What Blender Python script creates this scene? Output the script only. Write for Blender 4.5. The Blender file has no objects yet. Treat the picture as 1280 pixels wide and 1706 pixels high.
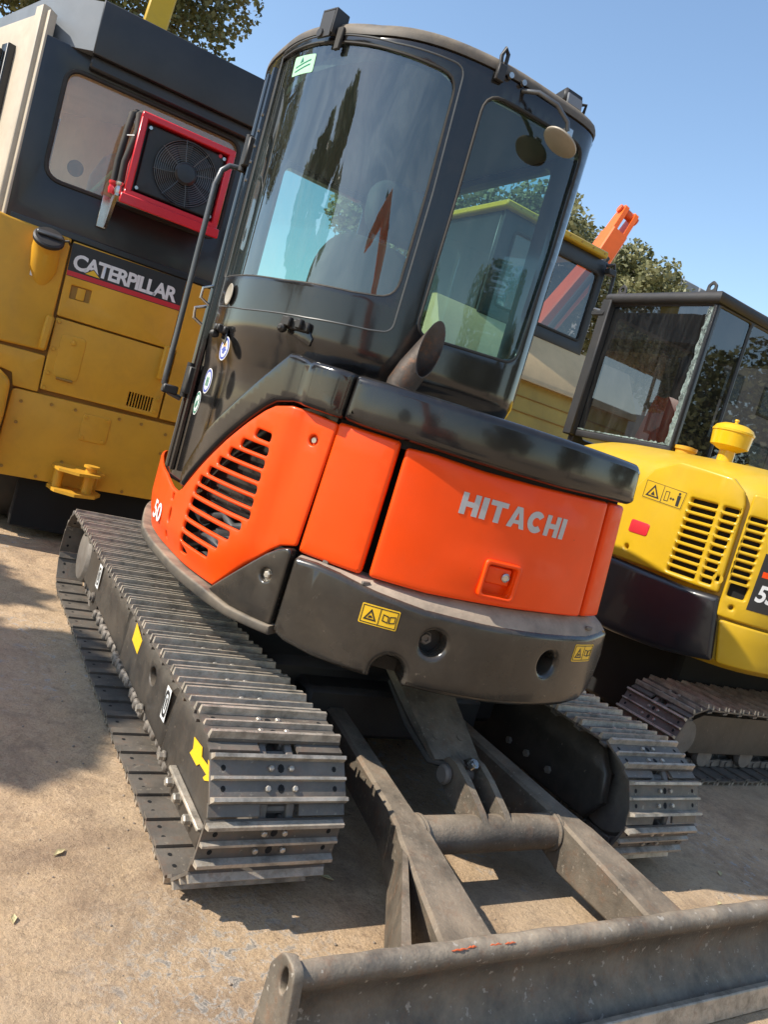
import bpy, bmesh, math, random
import numpy as np
from mathutils import Vector, Matrix
from mathutils.geometry import delaunay_2d_cdt
random.seed(7); np.random.seed(7)
S = bpy.context.scene
COL = S.collection
R = math.radians

# ------------------------------------------------------------------ camera, sky, sun, exposure
def cam_axes(yaw, pitch, roll):
    cy, sy = math.cos(yaw), math.sin(yaw)
    f = Vector((-sy*math.cos(pitch), cy*math.cos(pitch), math.sin(pitch)))
    r = Vector((cy, sy, 0)); u = r.cross(f)
    return r*math.cos(roll)+u*math.sin(roll), -r*math.sin(roll)+u*math.cos(roll), f
cd = bpy.data.cameras.new('camera'); cam = bpy.data.objects.new('camera', cd); COL.objects.link(cam)
_r, _u, _f = cam_axes(-0.551, -0.093, 0.282)
cam.matrix_world = Matrix(((_r.x, _u.x, -_f.x, -1.771), (_r.y, _u.y, -_f.y, -2.877), (_r.z, _u.z, -_f.z, 1.326), (0, 0, 0, 1)))
cd.sensor_fit = 'VERTICAL'; cd.sensor_height = 36.0; cd.sensor_width = 27.0
cd.lens = 36.0*1270.4/1706.0
cd.clip_start = 0.05; cd.clip_end = 2000
S.camera = cam

SUN_FROM = Vector((-1.0, 0.18, 0.92)).normalized()
elev = math.asin(SUN_FROM.z); azim = math.atan2(SUN_FROM.x, SUN_FROM.y)
W = bpy.data.worlds.new('World'); S.world = W; W.use_nodes = True
nt = W.node_tree; bg = nt.nodes['Background']
sky = nt.nodes.new('ShaderNodeTexSky'); sky.sky_type = 'NISHITA'; sky.sun_disc = False
sky.sun_elevation = elev; sky.sun_rotation = azim; sky.altitude = 50; sky.air_density = 1.3; sky.dust_density = 0.4; sky.ozone_density = 2.5
nt.links.new(sky.outputs[0], bg.inputs[0]); bg.inputs[1].default_value = 0.15
sd = bpy.data.lights.new('sun', 'SUN'); sun = bpy.data.objects.new('sun', sd); COL.objects.link(sun)
sd.energy = 4.5; sd.angle = R(0.53); sd.color = (1.0, 0.93, 0.82)
sun.rotation_euler = SUN_FROM.to_track_quat('Z', 'Y').to_euler(); sun.location = SUN_FROM*30
S.view_settings.view_transform = 'Standard'; S.view_settings.look = 'None'
S.view_settings.exposure = 0.58; S.view_settings.gamma = 1.0
S.render.engine = 'CYCLES'
S.render.resolution_x = 769; S.render.resolution_y = 1024

# ------------------------------------------------------------------ materials
MATS = {}
def mat(name, col, rough=.45, metal=0., var=.12, vscale=4., coat=0., bump=0., bscale=60., dust=0., dustcol=(.36, .28, .19), rvar=.1,
        speck=None, spscale=30., spthr=.62, spamt=1., per_object=False, rust=0., spec=.5, grime=0., trans=0.):
    m = bpy.data.materials.new(name); m.use_nodes = True; n = m.node_tree.nodes; L = m.node_tree.links
    b = n['Principled BSDF']
    tc = n.new('ShaderNodeTexCoord'); vec = tc.outputs['Object']
    if per_object:
        oi = n.new('ShaderNodeObjectInfo'); mul = n.new('ShaderNodeMath'); mul.operation = 'MULTIPLY'; mul.inputs[1].default_value = 37.
        L.new(oi.outputs['Random'], mul.inputs[0])
        add = n.new('ShaderNodeVectorMath'); L.new(vec, add.inputs[0]); L.new(mul.outputs[0], add.inputs[1]); vec = add.outputs[0]
    def noise(sc, det=5., ro=.6, dist=0.):
        t = n.new('ShaderNodeTexNoise'); t.inputs['Scale'].default_value = sc; t.inputs['Detail'].default_value = det
        t.inputs['Roughness'].default_value = ro; t.inputs['Distortion'].default_value = dist
        L.new(vec, t.inputs['Vector']); return t.outputs['Fac']
    def ramp(src, a, bb):
        r = n.new('ShaderNodeMapRange'); r.inputs['From Min'].default_value = a; r.inputs['From Max'].default_value = bb; r.clamp = True
        L.new(src, r.inputs['Value']); return r.outputs[0]
    def mix(fac, c1, c2):
        x = n.new('ShaderNodeMix'); x.data_type = 'RGBA'
        if isinstance(fac, float): x.inputs[0].default_value = fac
        else: L.new(fac, x.inputs[0])
        for sck, cc in ((x.inputs[6], c1), (x.inputs[7], c2)):
            if isinstance(cc, tuple): sck.default_value = (*cc, 1)
            else: L.new(cc, sck)
        return x.outputs[2]
    def math2(op, a, bb):
        x = n.new('ShaderNodeMath'); x.operation = op
        for sck, v in ((x.inputs[0], a), (x.inputs[1], bb)):
            if isinstance(v, (int, float)): sck.default_value = v
            else: L.new(v, sck)
        return x.outputs[0]
    lo = tuple(max(0, c*(1-var)) for c in col); hi = tuple(min(1, c*(1+var)) for c in col)
    c = mix(ramp(noise(vscale, 6.), .3, .7), lo, hi)
    ro = math2('ADD', rough-rvar*.5, math2('MULTIPLY', noise(vscale*2.3, 6.), rvar))
    if grime:
        g = math2('MULTIPLY', ramp(noise(vscale*1.7, 9., .72, .6), .48, .72), grime)
        c = mix(g, c, tuple(x*.35 for x in dustcol)); ro = math2('ADD', ro, math2('MULTIPLY', g, .25))
    if dust:
        geo = n.new('ShaderNodeNewGeometry'); sp = n.new('ShaderNodeSeparateXYZ'); L.new(geo.outputs['Normal'], sp.inputs[0])
        up = ramp(sp.outputs['Z'], -.2, .9); base = ramp(noise(7., 8., .7), .25, .75)
        f = math2('MULTIPLY', math2('ADD', math2('MULTIPLY', up, .85), .15), math2('MULTIPLY', base, dust))
        f = math2('MINIMUM', f, 1.)
        c = mix(f, c, dustcol); ro = math2('ADD', ro, math2('MULTIPLY', f, .4))
    if rust:
        f = math2('MULTIPLY', ramp(noise(18., 8., .75), .52, .68), rust); c = mix(f, c, (.20, .085, .035))
    if speck:
        f = math2('MULTIPLY', ramp(noise(spscale, 3., .6), spthr, spthr+.04), spamt); c = mix(f, c, speck)
    L.new(c, b.inputs['Base Color']); L.new(ro, b.inputs['Roughness'])
    b.inputs['Metallic'].default_value = metal; b.inputs['Specular IOR Level'].default_value = spec
    if coat: b.inputs['Coat Weight'].default_value = coat; b.inputs['Coat Roughness'].default_value = .06
    if bump:
        bm = n.new('ShaderNodeBump'); bm.inputs['Strength'].default_value = bump; bm.inputs['Distance'].default_value = .01
        L.new(noise(bscale, 6., .65), bm.inputs['Height']); L.new(bm.outputs[0], b.inputs['Normal'])
    MATS[name] = m; return m

mat('orange', (.87, .066, .0), .40, var=.07, vscale=3, coat=.10, dust=.035, grime=.05, bump=.03, bscale=5, spec=.3, rvar=.2, speck=(.30, .05, .01), spscale=70, spthr=.72, spamt=.5)
mat('orange_far', (.84, .13, .006), .45, var=.08, dust=.08)
mat('orange_dull', (.72, .10, .012), .45, var=.12, dust=.3, grime=.2)
mat('black_paint', (.009, .009, .010), .15, var=.3, coat=.25, dust=.07, grime=.10, rvar=.16, bump=.05, bscale=4)
mat('black_cw', (.018, .0165, .015), .22, var=.35, coat=.2, dust=.20, grime=.15, rvar=.22, bump=.06, bscale=5, speck=(.16, .13, .10), spscale=40, spthr=.70, spamt=.5)
mat('ledge', (.16, .13, .10), .8, var=.35, vscale=9, dust=1.3, bump=.2, dustcol=(.42, .335, .25), grime=.2)
mat('black_matt', (.013, .013, .014), .5, var=.3, dust=.14)
mat('black_dust', (.03, .029, .027), .55, var=.3, dust=.95, bump=.05)
mat('rubber', (.013, .013, .013), .7, var=.2, dust=.3)
mat('hollow_shade', (.006, .006, .006), .9, var=.1)  # near-black colour that stands for shade in holes, slots and hollows
mat('steel', (.115, .102, .088), .45, .25, var=.45, vscale=9, dust=.4, grime=.55, bump=.2, bscale=60, rust=.35, rvar=.35, per_object=True, dustcol=(.33, .275, .21), speck=(.34, .29, .22), spscale=45, spthr=.64, spamt=.5)
mat('steel_edge', (.44, .385, .31), .40, .3, var=.5, vscale=18, grime=.55, bump=.3, bscale=90, rust=.45, rvar=.35, per_object=True)
mat('steel_in', (.17, .15, .13), .55, .25, var=.3, vscale=8, dust=.6, grime=.5, bump=.15, rust=.2, per_object=True, dustcol=(.29, .235, .18))
mat('bolt', (.42, .38, .32), .42, .55, var=.3, vscale=30, rust=.3, per_object=True)
mat('frame_black', (.024, .022, .020), .40, var=.4, vscale=6, dust=.50, grime=.35, bump=.10, rvar=.3, dustcol=(.27, .21, .15), speck=(.20, .16, .12), spscale=38, spthr=.68, spamt=.6)
mat('arm', (.070, .060, .047), .55, .1, var=.4, vscale=7, dust=.85, grime=.5, bump=.35, bscale=90, rust=.35, dustcol=(.36, .28, .195), speck=(.30, .25, .19), spscale=55, spthr=.63, spamt=.5)
mat('blade', (.045, .042, .039), .48, .15, var=.5, vscale=5, dust=1.15, grime=.45, bump=.4, bscale=55, rust=.4, speck=(.45, .41, .35), spscale=45, spthr=.64, spamt=.6, dustcol=(.40, .325, .235))
mat('tube_grey', (.10, .105, .11), .35, .5, var=.2, dust=.2)
mat('pipe', (.07, .055, .045), .55, .5, var=.4, vscale=12, rust=.8, bump=.2)
mat('seal', (.10, .10, .095), .4, .2, var=.2)
mat('chrome', (.45, .45, .44), .25, .9, var=.2, rust=.3)
mat('silver', (.42, .43, .44), .4, .3, var=.05)
mat('white', (.75, .75, .73), .45, var=.05)
mat('cream', (.55, .47, .36), .6, var=.15, dust=.2)
mat('decal_yellow', (.83, .50, .02), .4, var=.05)
mat('decal_black', (.02, .02, .02), .4, var=.1)
mat('decal_red', (.55, .02, .03), .4, var=.05)
mat('decal_blue', (.05, .08, .35), .4, var=.05)
mat('decal_green', (.02, .16, .10), .4, var=.05)
mat('decal_lime', (.35, .62, .40), .5, var=.1)
mat('decal_tan', (.62, .36, .16), .5, var=.1)
mat('ochre', (.64, .33, .026), .42, var=.10, vscale=2.5, coat=.08, dust=.12, grime=.16, bump=.03, bscale=5, dustcol=(.36, .25, .12), spec=.3, speck=(.20, .10, .03), spscale=50, spthr=.73, spamt=.5)
mat('ochre_dark', (.32, .16, .015), .5, var=.1, dust=.1)
mat('yellow', (.54, .335, .008), .38, var=.08, vscale=2.5, coat=.12, dust=.18, grime=.10, bump=.03, bscale=4, dustcol=(.46, .35, .15), spec=.35, rvar=.2, speck=(.28, .16, .02), spscale=60, spthr=.73, spamt=.5)
mat('yellow_bright', (.70, .42, .004), .3, var=.05, coat=.1, dust=.08)
mat('tan_paint', (.60, .43, .22), .5, var=.10, dust=.3, grime=.1)
mat('olive_paint', (.42, .31, .06), .5, var=.12, dust=.3, grime=.15)
mat('charcoal', (.016, .017, .020), .38, var=.25, dust=.10)
mat('navy_black', (.012, .0135, .018), .33, var=.25, coat=.15, dust=.08)
mat('roof_sunlit', (.16, .18, .20), .4, var=.12, dust=.2)  # black roof with the tone of its sunlit corner as base colour
mat('red_paint', (.62, .012, .022), .35, var=.08, coat=.2)
mat('cover_tan', (.50, .43, .33), .55, var=.12, dust=.3, grime=.15)
mat('bark', (.11, .075, .05), .9, var=.35, vscale=12, bump=.6, bscale=30)
mat('seat', (.022, .025, .024), .8, var=.2, bump=.1, bscale=200)
mat('cab_inner', (.05, .052, .05), .7, var=.2)
mat('headliner', (.58, .46, .32), .8, var=.12)
mat('wall_grey', (.33, .33, .32), .8, var=.1)
mat('roof_grey', (.20, .21, .22), .7, var=.1)
mat('grit', (.25, .20, .15), .8, var=.4, vscale=40)
mat('dry_leaf', (.50, .42, .22), .7, var=.3)
mat('lens', (.20, .205, .21), .2, var=.05)
mat('mirror_back', (.30, .27, .22), .5, .1, var=.2, dust=.5)

def glass_mat(name, tint, dirt_haze=.12, dmin=.12, f0=.05, dirt_haze_col=(.45, .47, .42), rough=.015, cracks=0.):
    m = bpy.data.materials.new(name); m.use_nodes = True; n = m.node_tree.nodes; L = m.node_tree.links
    n.remove(n['Principled BSDF']); out = n['Material Output']
    tr = n.new('ShaderNodeBsdfTransparent'); tr.inputs[0].default_value = (*tint, 1)
    gl = n.new('ShaderNodeBsdfGlossy'); gl.inputs['Color'].default_value = (1, 1, 1, 1); gl.inputs['Roughness'].default_value = rough
    df = n.new('ShaderNodeBsdfDiffuse'); df.inputs[0].default_value = (*dirt_haze_col, 1)
    tc = n.new('ShaderNodeTexCoord'); mp = n.new('ShaderNodeMapping'); mp.inputs['Scale'].default_value = (3, 3, .7)
    L.new(tc.outputs['Object'], mp.inputs[0])
    no = n.new('ShaderNodeTexNoise'); no.inputs['Scale'].default_value = 4; no.inputs['Detail'].default_value = 9; no.inputs['Roughness'].default_value = .7
    no.inputs['Distortion'].default_value = 1.2
    L.new(mp.outputs[0], no.inputs['Vector'])
    r = n.new('ShaderNodeMapRange'); r.inputs['From Min'].default_value = .42; r.inputs['From Max'].default_value = .8; r.inputs['To Max'].default_value = dirt_haze; r.inputs['To Min'].default_value = dirt_haze*dmin
    L.new(no.outputs['Fac'], r.inputs['Value'])
    lw = n.new('ShaderNodeLayerWeight'); lw.inputs['Blend'].default_value = .5
    pw = n.new('ShaderNodeMath'); pw.operation = 'POWER'; pw.inputs[1].default_value = 5; L.new(lw.outputs['Facing'], pw.inputs[0])
    ma = n.new('ShaderNodeMath'); ma.operation = 'MULTIPLY_ADD'; ma.inputs[1].default_value = 1-2*f0; ma.inputs[2].default_value = 2*f0; L.new(pw.outputs[0], ma.inputs[0])
    m1 = n.new('ShaderNodeMixShader'); L.new(r.outputs[0], m1.inputs[0]); L.new(tr.outputs[0], m1.inputs[1]); L.new(df.outputs[0], m1.inputs[2])
    m2 = n.new('ShaderNodeMixShader'); L.new(ma.outputs[0], m2.inputs[0]); L.new(m1.outputs[0], m2.inputs[1]); L.new(gl.outputs[0], m2.inputs[2])
    bn = n.new('ShaderNodeTexNoise'); bn.inputs['Scale'].default_value = 1.6; L.new(tc.outputs['Object'], bn.inputs['Vector'])
    bp = n.new('ShaderNodeBump'); bp.inputs['Strength'].default_value = .012; bp.inputs['Distance'].default_value = .05; L.new(bn.outputs['Fac'], bp.inputs['Height']); L.new(bp.outputs[0], gl.inputs['Normal'])
    L.new(m2.outputs[0], out.inputs[0]); MATS[name] = m
glass_mat('glass', (.62, .80, .74), .15, dirt_haze_col=(.40, .45, .41), f0=.06)
glass_mat('glass_rear', (.58, .80, .77), .06, f0=.035)
glass_mat('glass_dark', (.22, .22, .22), .10, dirt_haze_col=(.25, .25, .24))
glass_mat('glass_clear', (.88, .84, .76), .28, .6, dirt_haze_col=(.78, .60, .42))  # besides dirt, the tan tint carries the brightness of the lit interior

def leaf_mat(name, a, b):
    m = bpy.data.materials.new(name); m.use_nodes = True; n = m.node_tree.nodes; L = m.node_tree.links
    p = n['Principled BSDF']; p.inputs['Roughness'].default_value = .5
    tc = n.new('ShaderNodeTexCoord'); no = n.new('ShaderNodeTexNoise'); no.inputs['Scale'].default_value = 2.2; no.inputs['Detail'].default_value = 6
    L.new(tc.outputs['Object'], no.inputs['Vector'])
    r = n.new('ShaderNodeValToRGB'); r.color_ramp.elements[0].color = (*a, 1); r.color_ramp.elements[0].position = .35
    r.color_ramp.elements[1].color = (*b, 1); r.color_ramp.elements[1].position = .68
    L.new(no.outputs['Fac'], r.inputs[0]); L.new(r.outputs[0], p.inputs['Base Color'])
    t = n.new('ShaderNodeBsdfTranslucent'); L.new(r.outputs[0], t.inputs[0])
    mx = n.new('ShaderNodeMixShader'); mx.inputs[0].default_value = .3
    L.new(p.outputs[0], mx.inputs[1]); L.new(t.outputs[0], mx.inputs[2]); L.new(mx.outputs[0], n['Material Output'].inputs[0])
    MATS[name] = m
leaf_mat('leaf', (.075, .085, .025), (.21, .205, .08))
leaf_mat('leaf_pale', (.11, .12, .045), (.29, .275, .13))

def ground_mat():
    m = bpy.data.materials.new('concrete_ground'); m.use_nodes = True; n = m.node_tree.nodes; L = m.node_tree.links; b = n['Principled BSDF']
    tc = n.new('ShaderNodeTexCoord')
    def noise(sc, det=6, ro=.6, dist=0.):
        t = n.new('ShaderNodeTexNoise'); t.inputs['Scale'].default_value = sc; t.inputs['Detail'].default_value = det
        t.inputs['Roughness'].default_value = ro; t.inputs['Distortion'].default_value = dist; L.new(tc.outputs['Object'], t.inputs['Vector']); return t.outputs['Fac']
    def rng(s, a, bb, lo=0., hi=1.):
        r = n.new('ShaderNodeMapRange'); r.inputs[1].default_value = a; r.inputs[2].default_value = bb; r.inputs[3].default_value = lo; r.inputs[4].default_value = hi
        L.new(s, r.inputs[0]); return r.outputs[0]
    def mix(f, c1, c2):
        x = n.new('ShaderNodeMix'); x.data_type = 'RGBA'; L.new(f, x.inputs[0])
        for sck, cc in ((x.inputs[6], c1), (x.inputs[7], c2)):
            if isinstance(cc, tuple): sck.default_value = (*cc, 1)
            else: L.new(cc, sck)
        return x.outputs[2]
    def mul(a, bb):
        x = n.new('ShaderNodeMath'); x.operation = 'MULTIPLY'; L.new(a, x.inputs[0])
        if isinstance(bb, float): x.inputs[1].default_value = bb
        else: L.new(bb, x.inputs[1])
        return x.outputs[0]
    c = mix(rng(noise(1.6, 8, .65), .3, .7), (.44, .30, .175), (.57, .40, .235))
    c = mix(rng(noise(14, 8, .7), .35, .7), c, (.57, .41, .26))
    c = mix(rng(noise(2.7, 10, .75, .8), .48, .68, 0, .8), c, (.25, .17, .11))
    c = mix(rng(noise(9., 10, .8, .4), .52, .70, 0, .65), c, (.20, .14, .095))
    c = mix(rng(noise(110, 4, .7), .50, .70, 0, .6), c, (.22, .15, .095))
    c = mix(rng(noise(32, 7, .75, .3), .54, .68, 0, .55), c, (.20, .14, .09))
    c = mix(rng(noise(60, 4, .7), .60, .75, 0, .5), c, (.66, .55, .42))
    patch = rng(noise(.9, 4, .5), .52, .60)
    chips = mul(rng(noise(22, 7, .75, .5), .60, .64), patch)
    c = mix(chips, c, (.10, .10, .10))
    rim = mul(mul(rng(noise(22, 7, .75, .5), .55, .60), patch), .5)
    c = mix(rim, c, (.52, .50, .46))
    geo = n.new('ShaderNodeVectorMath'); geo.operation = 'DISTANCE'; L.new(tc.outputs['Object'], geo.inputs[0]); geo.inputs[1].default_value = (-.92, -1.42, 0)
    near = rng(geo.outputs['Value'], .42, .10, 0., .6)
    c = mix(mul(rng(noise(26, 7, .75, .6), .52, .57), near), c, (.60, .57, .51)); c = mix(mul(rng(noise(26, 7, .75, .6), .56, .60), near), c, (.09, .085, .075))
    c = mix(rng(noise(.55, 5, .6, .5), .50, .64, 0, .35), c, (.42, .33, .235))
    L.new(c, b.inputs['Base Color']); b.inputs['Roughness'].default_value = .9; b.inputs['Specular IOR Level'].default_value = .25
    bp = n.new('ShaderNodeBump'); bp.inputs['Strength'].default_value = .8; bp.inputs['Distance'].default_value = .016
    ad = n.new('ShaderNodeMath'); L.new(noise(38, 8, .75), ad.inputs[0]); L.new(mul(noise(6, 6, .6), 1.5), ad.inputs[1])
    L.new(ad.outputs[0], bp.inputs['Height']); L.new(bp.outputs[0], b.inputs['Normal'])
    MATS['ground'] = m
ground_mat()

# ------------------------------------------------------------------ object helpers
ROOTM = {}
def root(name, loc, label, cat, group=None, rotz=0.):
    o = bpy.data.objects.new(name, None); COL.objects.link(o); o.location = loc; o.rotation_euler = (0, 0, rotz); o.empty_display_size = .2
    o['label'] = label; o['category'] = cat
    if group: o['group'] = group
    ROOTM[o.name] = (Matrix.Translation(loc) @ Matrix.Rotation(rotz, 4, 'Z'))
    return o
def link(name, me, mats, parent=None, label=None, kind=None):
    """meshes are in world coordinates; parents keep them there"""
    o = bpy.data.objects.new(name, me); COL.objects.link(o)
    if mats:
        me.materials.clear()
        for k in (mats if isinstance(mats, (list, tuple)) else [mats]): me.materials.append(MATS[k])
    if parent is not None:
        o.parent = parent
        if parent.name in ROOTM: o.matrix_parent_inverse = ROOTM[parent.name].inverted()
    if label: o['label'] = label
    if kind: o['kind'] = kind
    return o
def finish(me, angle=38, smooth=True):
    me.update()
    if smooth:
        me.polygons.foreach_set('use_smooth', [True]*len(me.polygons)); me.set_sharp_from_angle(angle=R(angle))
class MB:
    def __init__(s): s.v = []; s.f = []; s.m = []
    def add(s, vs, fs, mi=0):
        k = len(s.v); s.v += [tuple(v) for v in vs]; s.f += [tuple(i+k for i in f) for f in fs]; s.m += [mi]*len(fs); return s
    def cbox(s, c, h, b=.004, M=None, mi=0):
        """box, centre c, half sizes h, chamfer b"""
        b = min(b, min(h)*.9); vs = []; idx = {}
        for sx in (-1, 1):
            for sy in (-1, 1):
                for sz in (-1, 1):
                    for ax in range(3):
                        p = [sx*h[0], sy*h[1], sz*h[2]]; sg = (sx, sy, sz)
                        for k in range(3):
                            if k != ax: p[k] -= sg[k]*b
                        idx[(sx, sy, sz, ax)] = len(vs); vs.append(Vector(p))
        fs = []
        for ax in range(3):
            o1, o2 = [k for k in range(3) if k != ax]
            for sg in (-1, 1):
                q = []
                for a, bb in ((-1, -1), (1, -1), (1, 1), (-1, 1)):
                    t = [0, 0, 0]; t[ax] = sg; t[o1] = a; t[o2] = bb; q.append(idx[(*t, ax)])
                fs.append(q)
        for ax in range(3):
            o1, o2 = [k for k in range(3) if k != ax]
            for a in (-1, 1):
                for bb in (-1, 1):
                    t = [0, 0, 0]; t[o1] = a; t[o2] = bb; t0 = list(t); t0[ax] = -1; t1 = list(t); t1[ax] = 1
                    fs.append([idx[(*t0, o1)], idx[(*t1, o1)], idx[(*t1, o2)], idx[(*t0, o2)]])
        for sx in (-1, 1):
            for sy in (-1, 1):
                for sz in (-1, 1): fs.append([idx[(sx, sy, sz, k)] for k in range(3)])
        T = Matrix.Translation(c) @ (M.to_4x4() if M is not None else Matrix.Identity(4))
        return s.add([T @ v for v in vs], fs, mi)
    def tube(s, path, r, n=10, caps=True, mi=0):
        P = [Vector(p) for p in path]; rs = r if isinstance(r, (list, tuple)) else [r]*len(P)
        t0 = (P[1]-P[0]).normalized(); a = t0.orthogonal().normalized(); vs = []
        for i, p in enumerate(P):
            if i == 0: t = t0
            elif i == len(P)-1: t = (P[i]-P[i-1]).normalized()
            else: t = ((P[i+1]-P[i]).normalized()+(P[i]-P[i-1]).normalized()).normalized()
            a = (a-t*a.dot(t)).normalized(); b = t.cross(a)
            for k in range(n):
                w = 2*math.pi*k/n; vs.append(p+(a*math.cos(w)+b*math.sin(w))*rs[i])
        fs = []
        for i in range(len(P)-1):
            for k in range(n):
                fs.append([i*n+k, i*n+(k+1) % n, (i+1)*n+(k+1) % n, (i+1)*n+k])
        if caps: fs.append(list(range(n))[::-1]); fs.append([(len(P)-1)*n+k for k in range(n)])
        return s.add(vs, fs, mi)
    def lathe(s, c, axis, prof, n=24, mi=0):
        """prof = [(distance along axis, radius)]"""
        ax = Vector(axis).normalized(); a = ax.orthogonal().normalized(); b = ax.cross(a); vs = []; c = Vector(c)
        for d, r in prof:
            for k in range(n):
                w = 2*math.pi*k/n; vs.append(c+ax*d+(a*math.cos(w)+b*math.sin(w))*r)
        fs = []
        for i in range(len(prof)-1):
            for k in range(n): fs.append([i*n+k, i*n+(k+1) % n, (i+1)*n+(k+1) % n, (i+1)*n+k])
        fs.append(list(range(n))[::-1]); fs.append([(len(prof)-1)*n+k for k in range(n)])
        return s.add(vs, fs, mi)
    def loft(s, rings, caps=True, mi=0):
        n = len(rings[0]); vs = [v for r in rings for v in r]; fs = []
        for i in range(len(rings)-1):
            for k in range(n): fs.append([i*n+k, i*n+(k+1) % n, (i+1)*n+(k+1) % n, (i+1)*n+k])
        if caps: fs.append(list(range(n))[::-1]); fs.append([(len(rings)-1)*n+k for k in range(n)])
        return s.add(vs, fs, mi)
    def prism(s, poly, f0, f1, mi=0):
        """poly of 2D points; f0, f1 map a 2D point to 3D on either side"""
        n = len(poly); vs = [f0(*p) for p in poly]+[f1(*p) for p in poly]
        fs = [list(range(n))[::-1], [n+k for k in range(n)]]+[[k, (k+1) % n, n+(k+1) % n, n+k] for k in range(n)]
        return s.add(vs, fs, mi)
    def build(s, name, mats, parent=None, label=None, kind=None, angle=38, recalc=True, smooth=True):
        me = bpy.data.meshes.new(name); me.from_pydata(s.v, [], s.f)
        if any(s.m): me.polygons.foreach_set('material_index', s.m)
        if recalc:
            bm = bmesh.new(); bm.from_mesh(me); bmesh.ops.recalc_face_normals(bm, faces=bm.faces); bm.to_mesh(me); bm.free()
        finish(me, angle, smooth)
        return link(name, me, mats, parent, label, kind)

# ------------------------------------------------------------------ walls: a plan curve swept upwards, addressed by (s, z)
class Wall:
    def __init__(w, pts, smooth=True, n=24):
        P = [np.array(p, float) for p in pts]; m = len(P)
        if smooth:
            out = []
            for i in range(m-1):
                g = lambda k: P[min(max(k, 0), m-1)]
                a, b, d, e = g(i-1), g(i), g(i+1), g(i+2)
                for t in np.arange(n)/n: out.append(.5*(2*b+(d-a)*t+(2*a-5*b+4*d-e)*t*t+(3*b-a-3*d+e)*t**3))
            out.append(P[-1]); C = np.array(out)
        else: C = np.array(P)
        T = np.gradient(C, axis=0); T /= np.linalg.norm(T, axis=1)[:, None]
        w.C = C; w.N = np.stack([T[:, 1], -T[:, 0]], 1); w.curved = smooth
        w.S = np.r_[0, np.cumsum(np.linalg.norm(np.diff(C, axis=0), axis=1))]
    def P(w, s, z, off=0.):
        x = np.interp(s, w.S, w.C[:, 0]); y = np.interp(s, w.S, w.C[:, 1])
        nx = np.interp(s, w.S, w.N[:, 0]); ny = np.interp(s, w.S, w.N[:, 1]); l = math.hypot(nx, ny)
        return Vector((x+nx/l*off, y+ny/l*off, z))
    def nrm(w, s):
        nx = np.interp(s, w.S, w.N[:, 0]); ny = np.interp(s, w.S, w.N[:, 1]); return Vector((nx, ny, 0)).normalized()
    def ax(w, s):
        n = w.nrm(s); return Vector((-n.y, n.x, 0))      # direction of growing s
def straight(x0, y0, x1, y1): return Wall([(x0, y0), (x1, y1)], smooth=False)
def area(p): return .5*sum(p[i][0]*p[(i+1) % len(p)][1]-p[(i+1) % len(p)][0]*p[i][1] for i in range(len(p)))
def rounded(pts, r, n=4):
    """round the corners of a polygon; r number or list"""
    out = []; m = len(pts)
    for i in range(m):
        rr = r[i] if isinstance(r, (list, tuple)) else r
        p = Vector(pts[i]); a = Vector(pts[i-1])-p; b = Vector(pts[(i+1) % m])-p
        la, lb = a.length, b.length
        if rr <= 0 or la < 1e-9 or lb < 1e-9: out.append(tuple(p)); continue
        a.normalize(); b.normalize(); ang = math.acos(max(-1, min(1, a.dot(b))))
        if ang > 2.9: out.append(tuple(p)); continue
        d = min(rr/math.tan(ang/2), .45*la, .45*lb)
        p0 = p+a*d; p1 = p+b*d
        for k in range(n+1):
            t = k/n; q = p0*(1-t)**2+p*2*t*(1-t)+p1*t*t; out.append(tuple(q))
    return out
def circle(c, r, n=20, ry=None): return [(c[0]+r*math.cos(2*math.pi*k/n), c[1]+(ry or r)*math.sin(2*math.pi*k/n)) for k in range(n)]
def resample(p, d):
    out = []
    for i in range(len(p)):
        a = p[i]; b = p[(i+1) % len(p)]; l = math.hypot(b[0]-a[0], b[1]-a[1])
        if l < 1e-5: continue
        k = max(1, int(math.ceil(l/d)))
        for t in range(k): out.append((a[0]+(b[0]-a[0])*t/k, a[1]+(b[1]-a[1])*t/k))
    return out
def inset(p, b):
    """move a ccw loop inwards by b"""
    m = len(p); out = []
    for i in range(m):
        a = Vector(p[i])-Vector(p[i-1]); c = Vector(p[(i+1) % m])-Vector(p[i]); a.normalize(); c.normalize()
        n1 = Vector((-a.y, a.x)); n2 = Vector((-c.y, c.x)); k = n1+n2
        d = 1+n1.dot(n2); k = k/max(d, .5); out.append((p[i][0]+k.x*b, p[i][1]+k.y*b))
    return out
def inside(pt, loops):
    x, y = pt; c = False
    for p in loops:
        j = len(p)-1
        for i in range(len(p)):
            if (p[i][1] > y) != (p[j][1] > y) and x < (p[j][0]-p[i][0])*(y-p[i][1])/(p[j][1]-p[i][1])+p[i][0]: c = not c
            j = i
    return c
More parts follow.
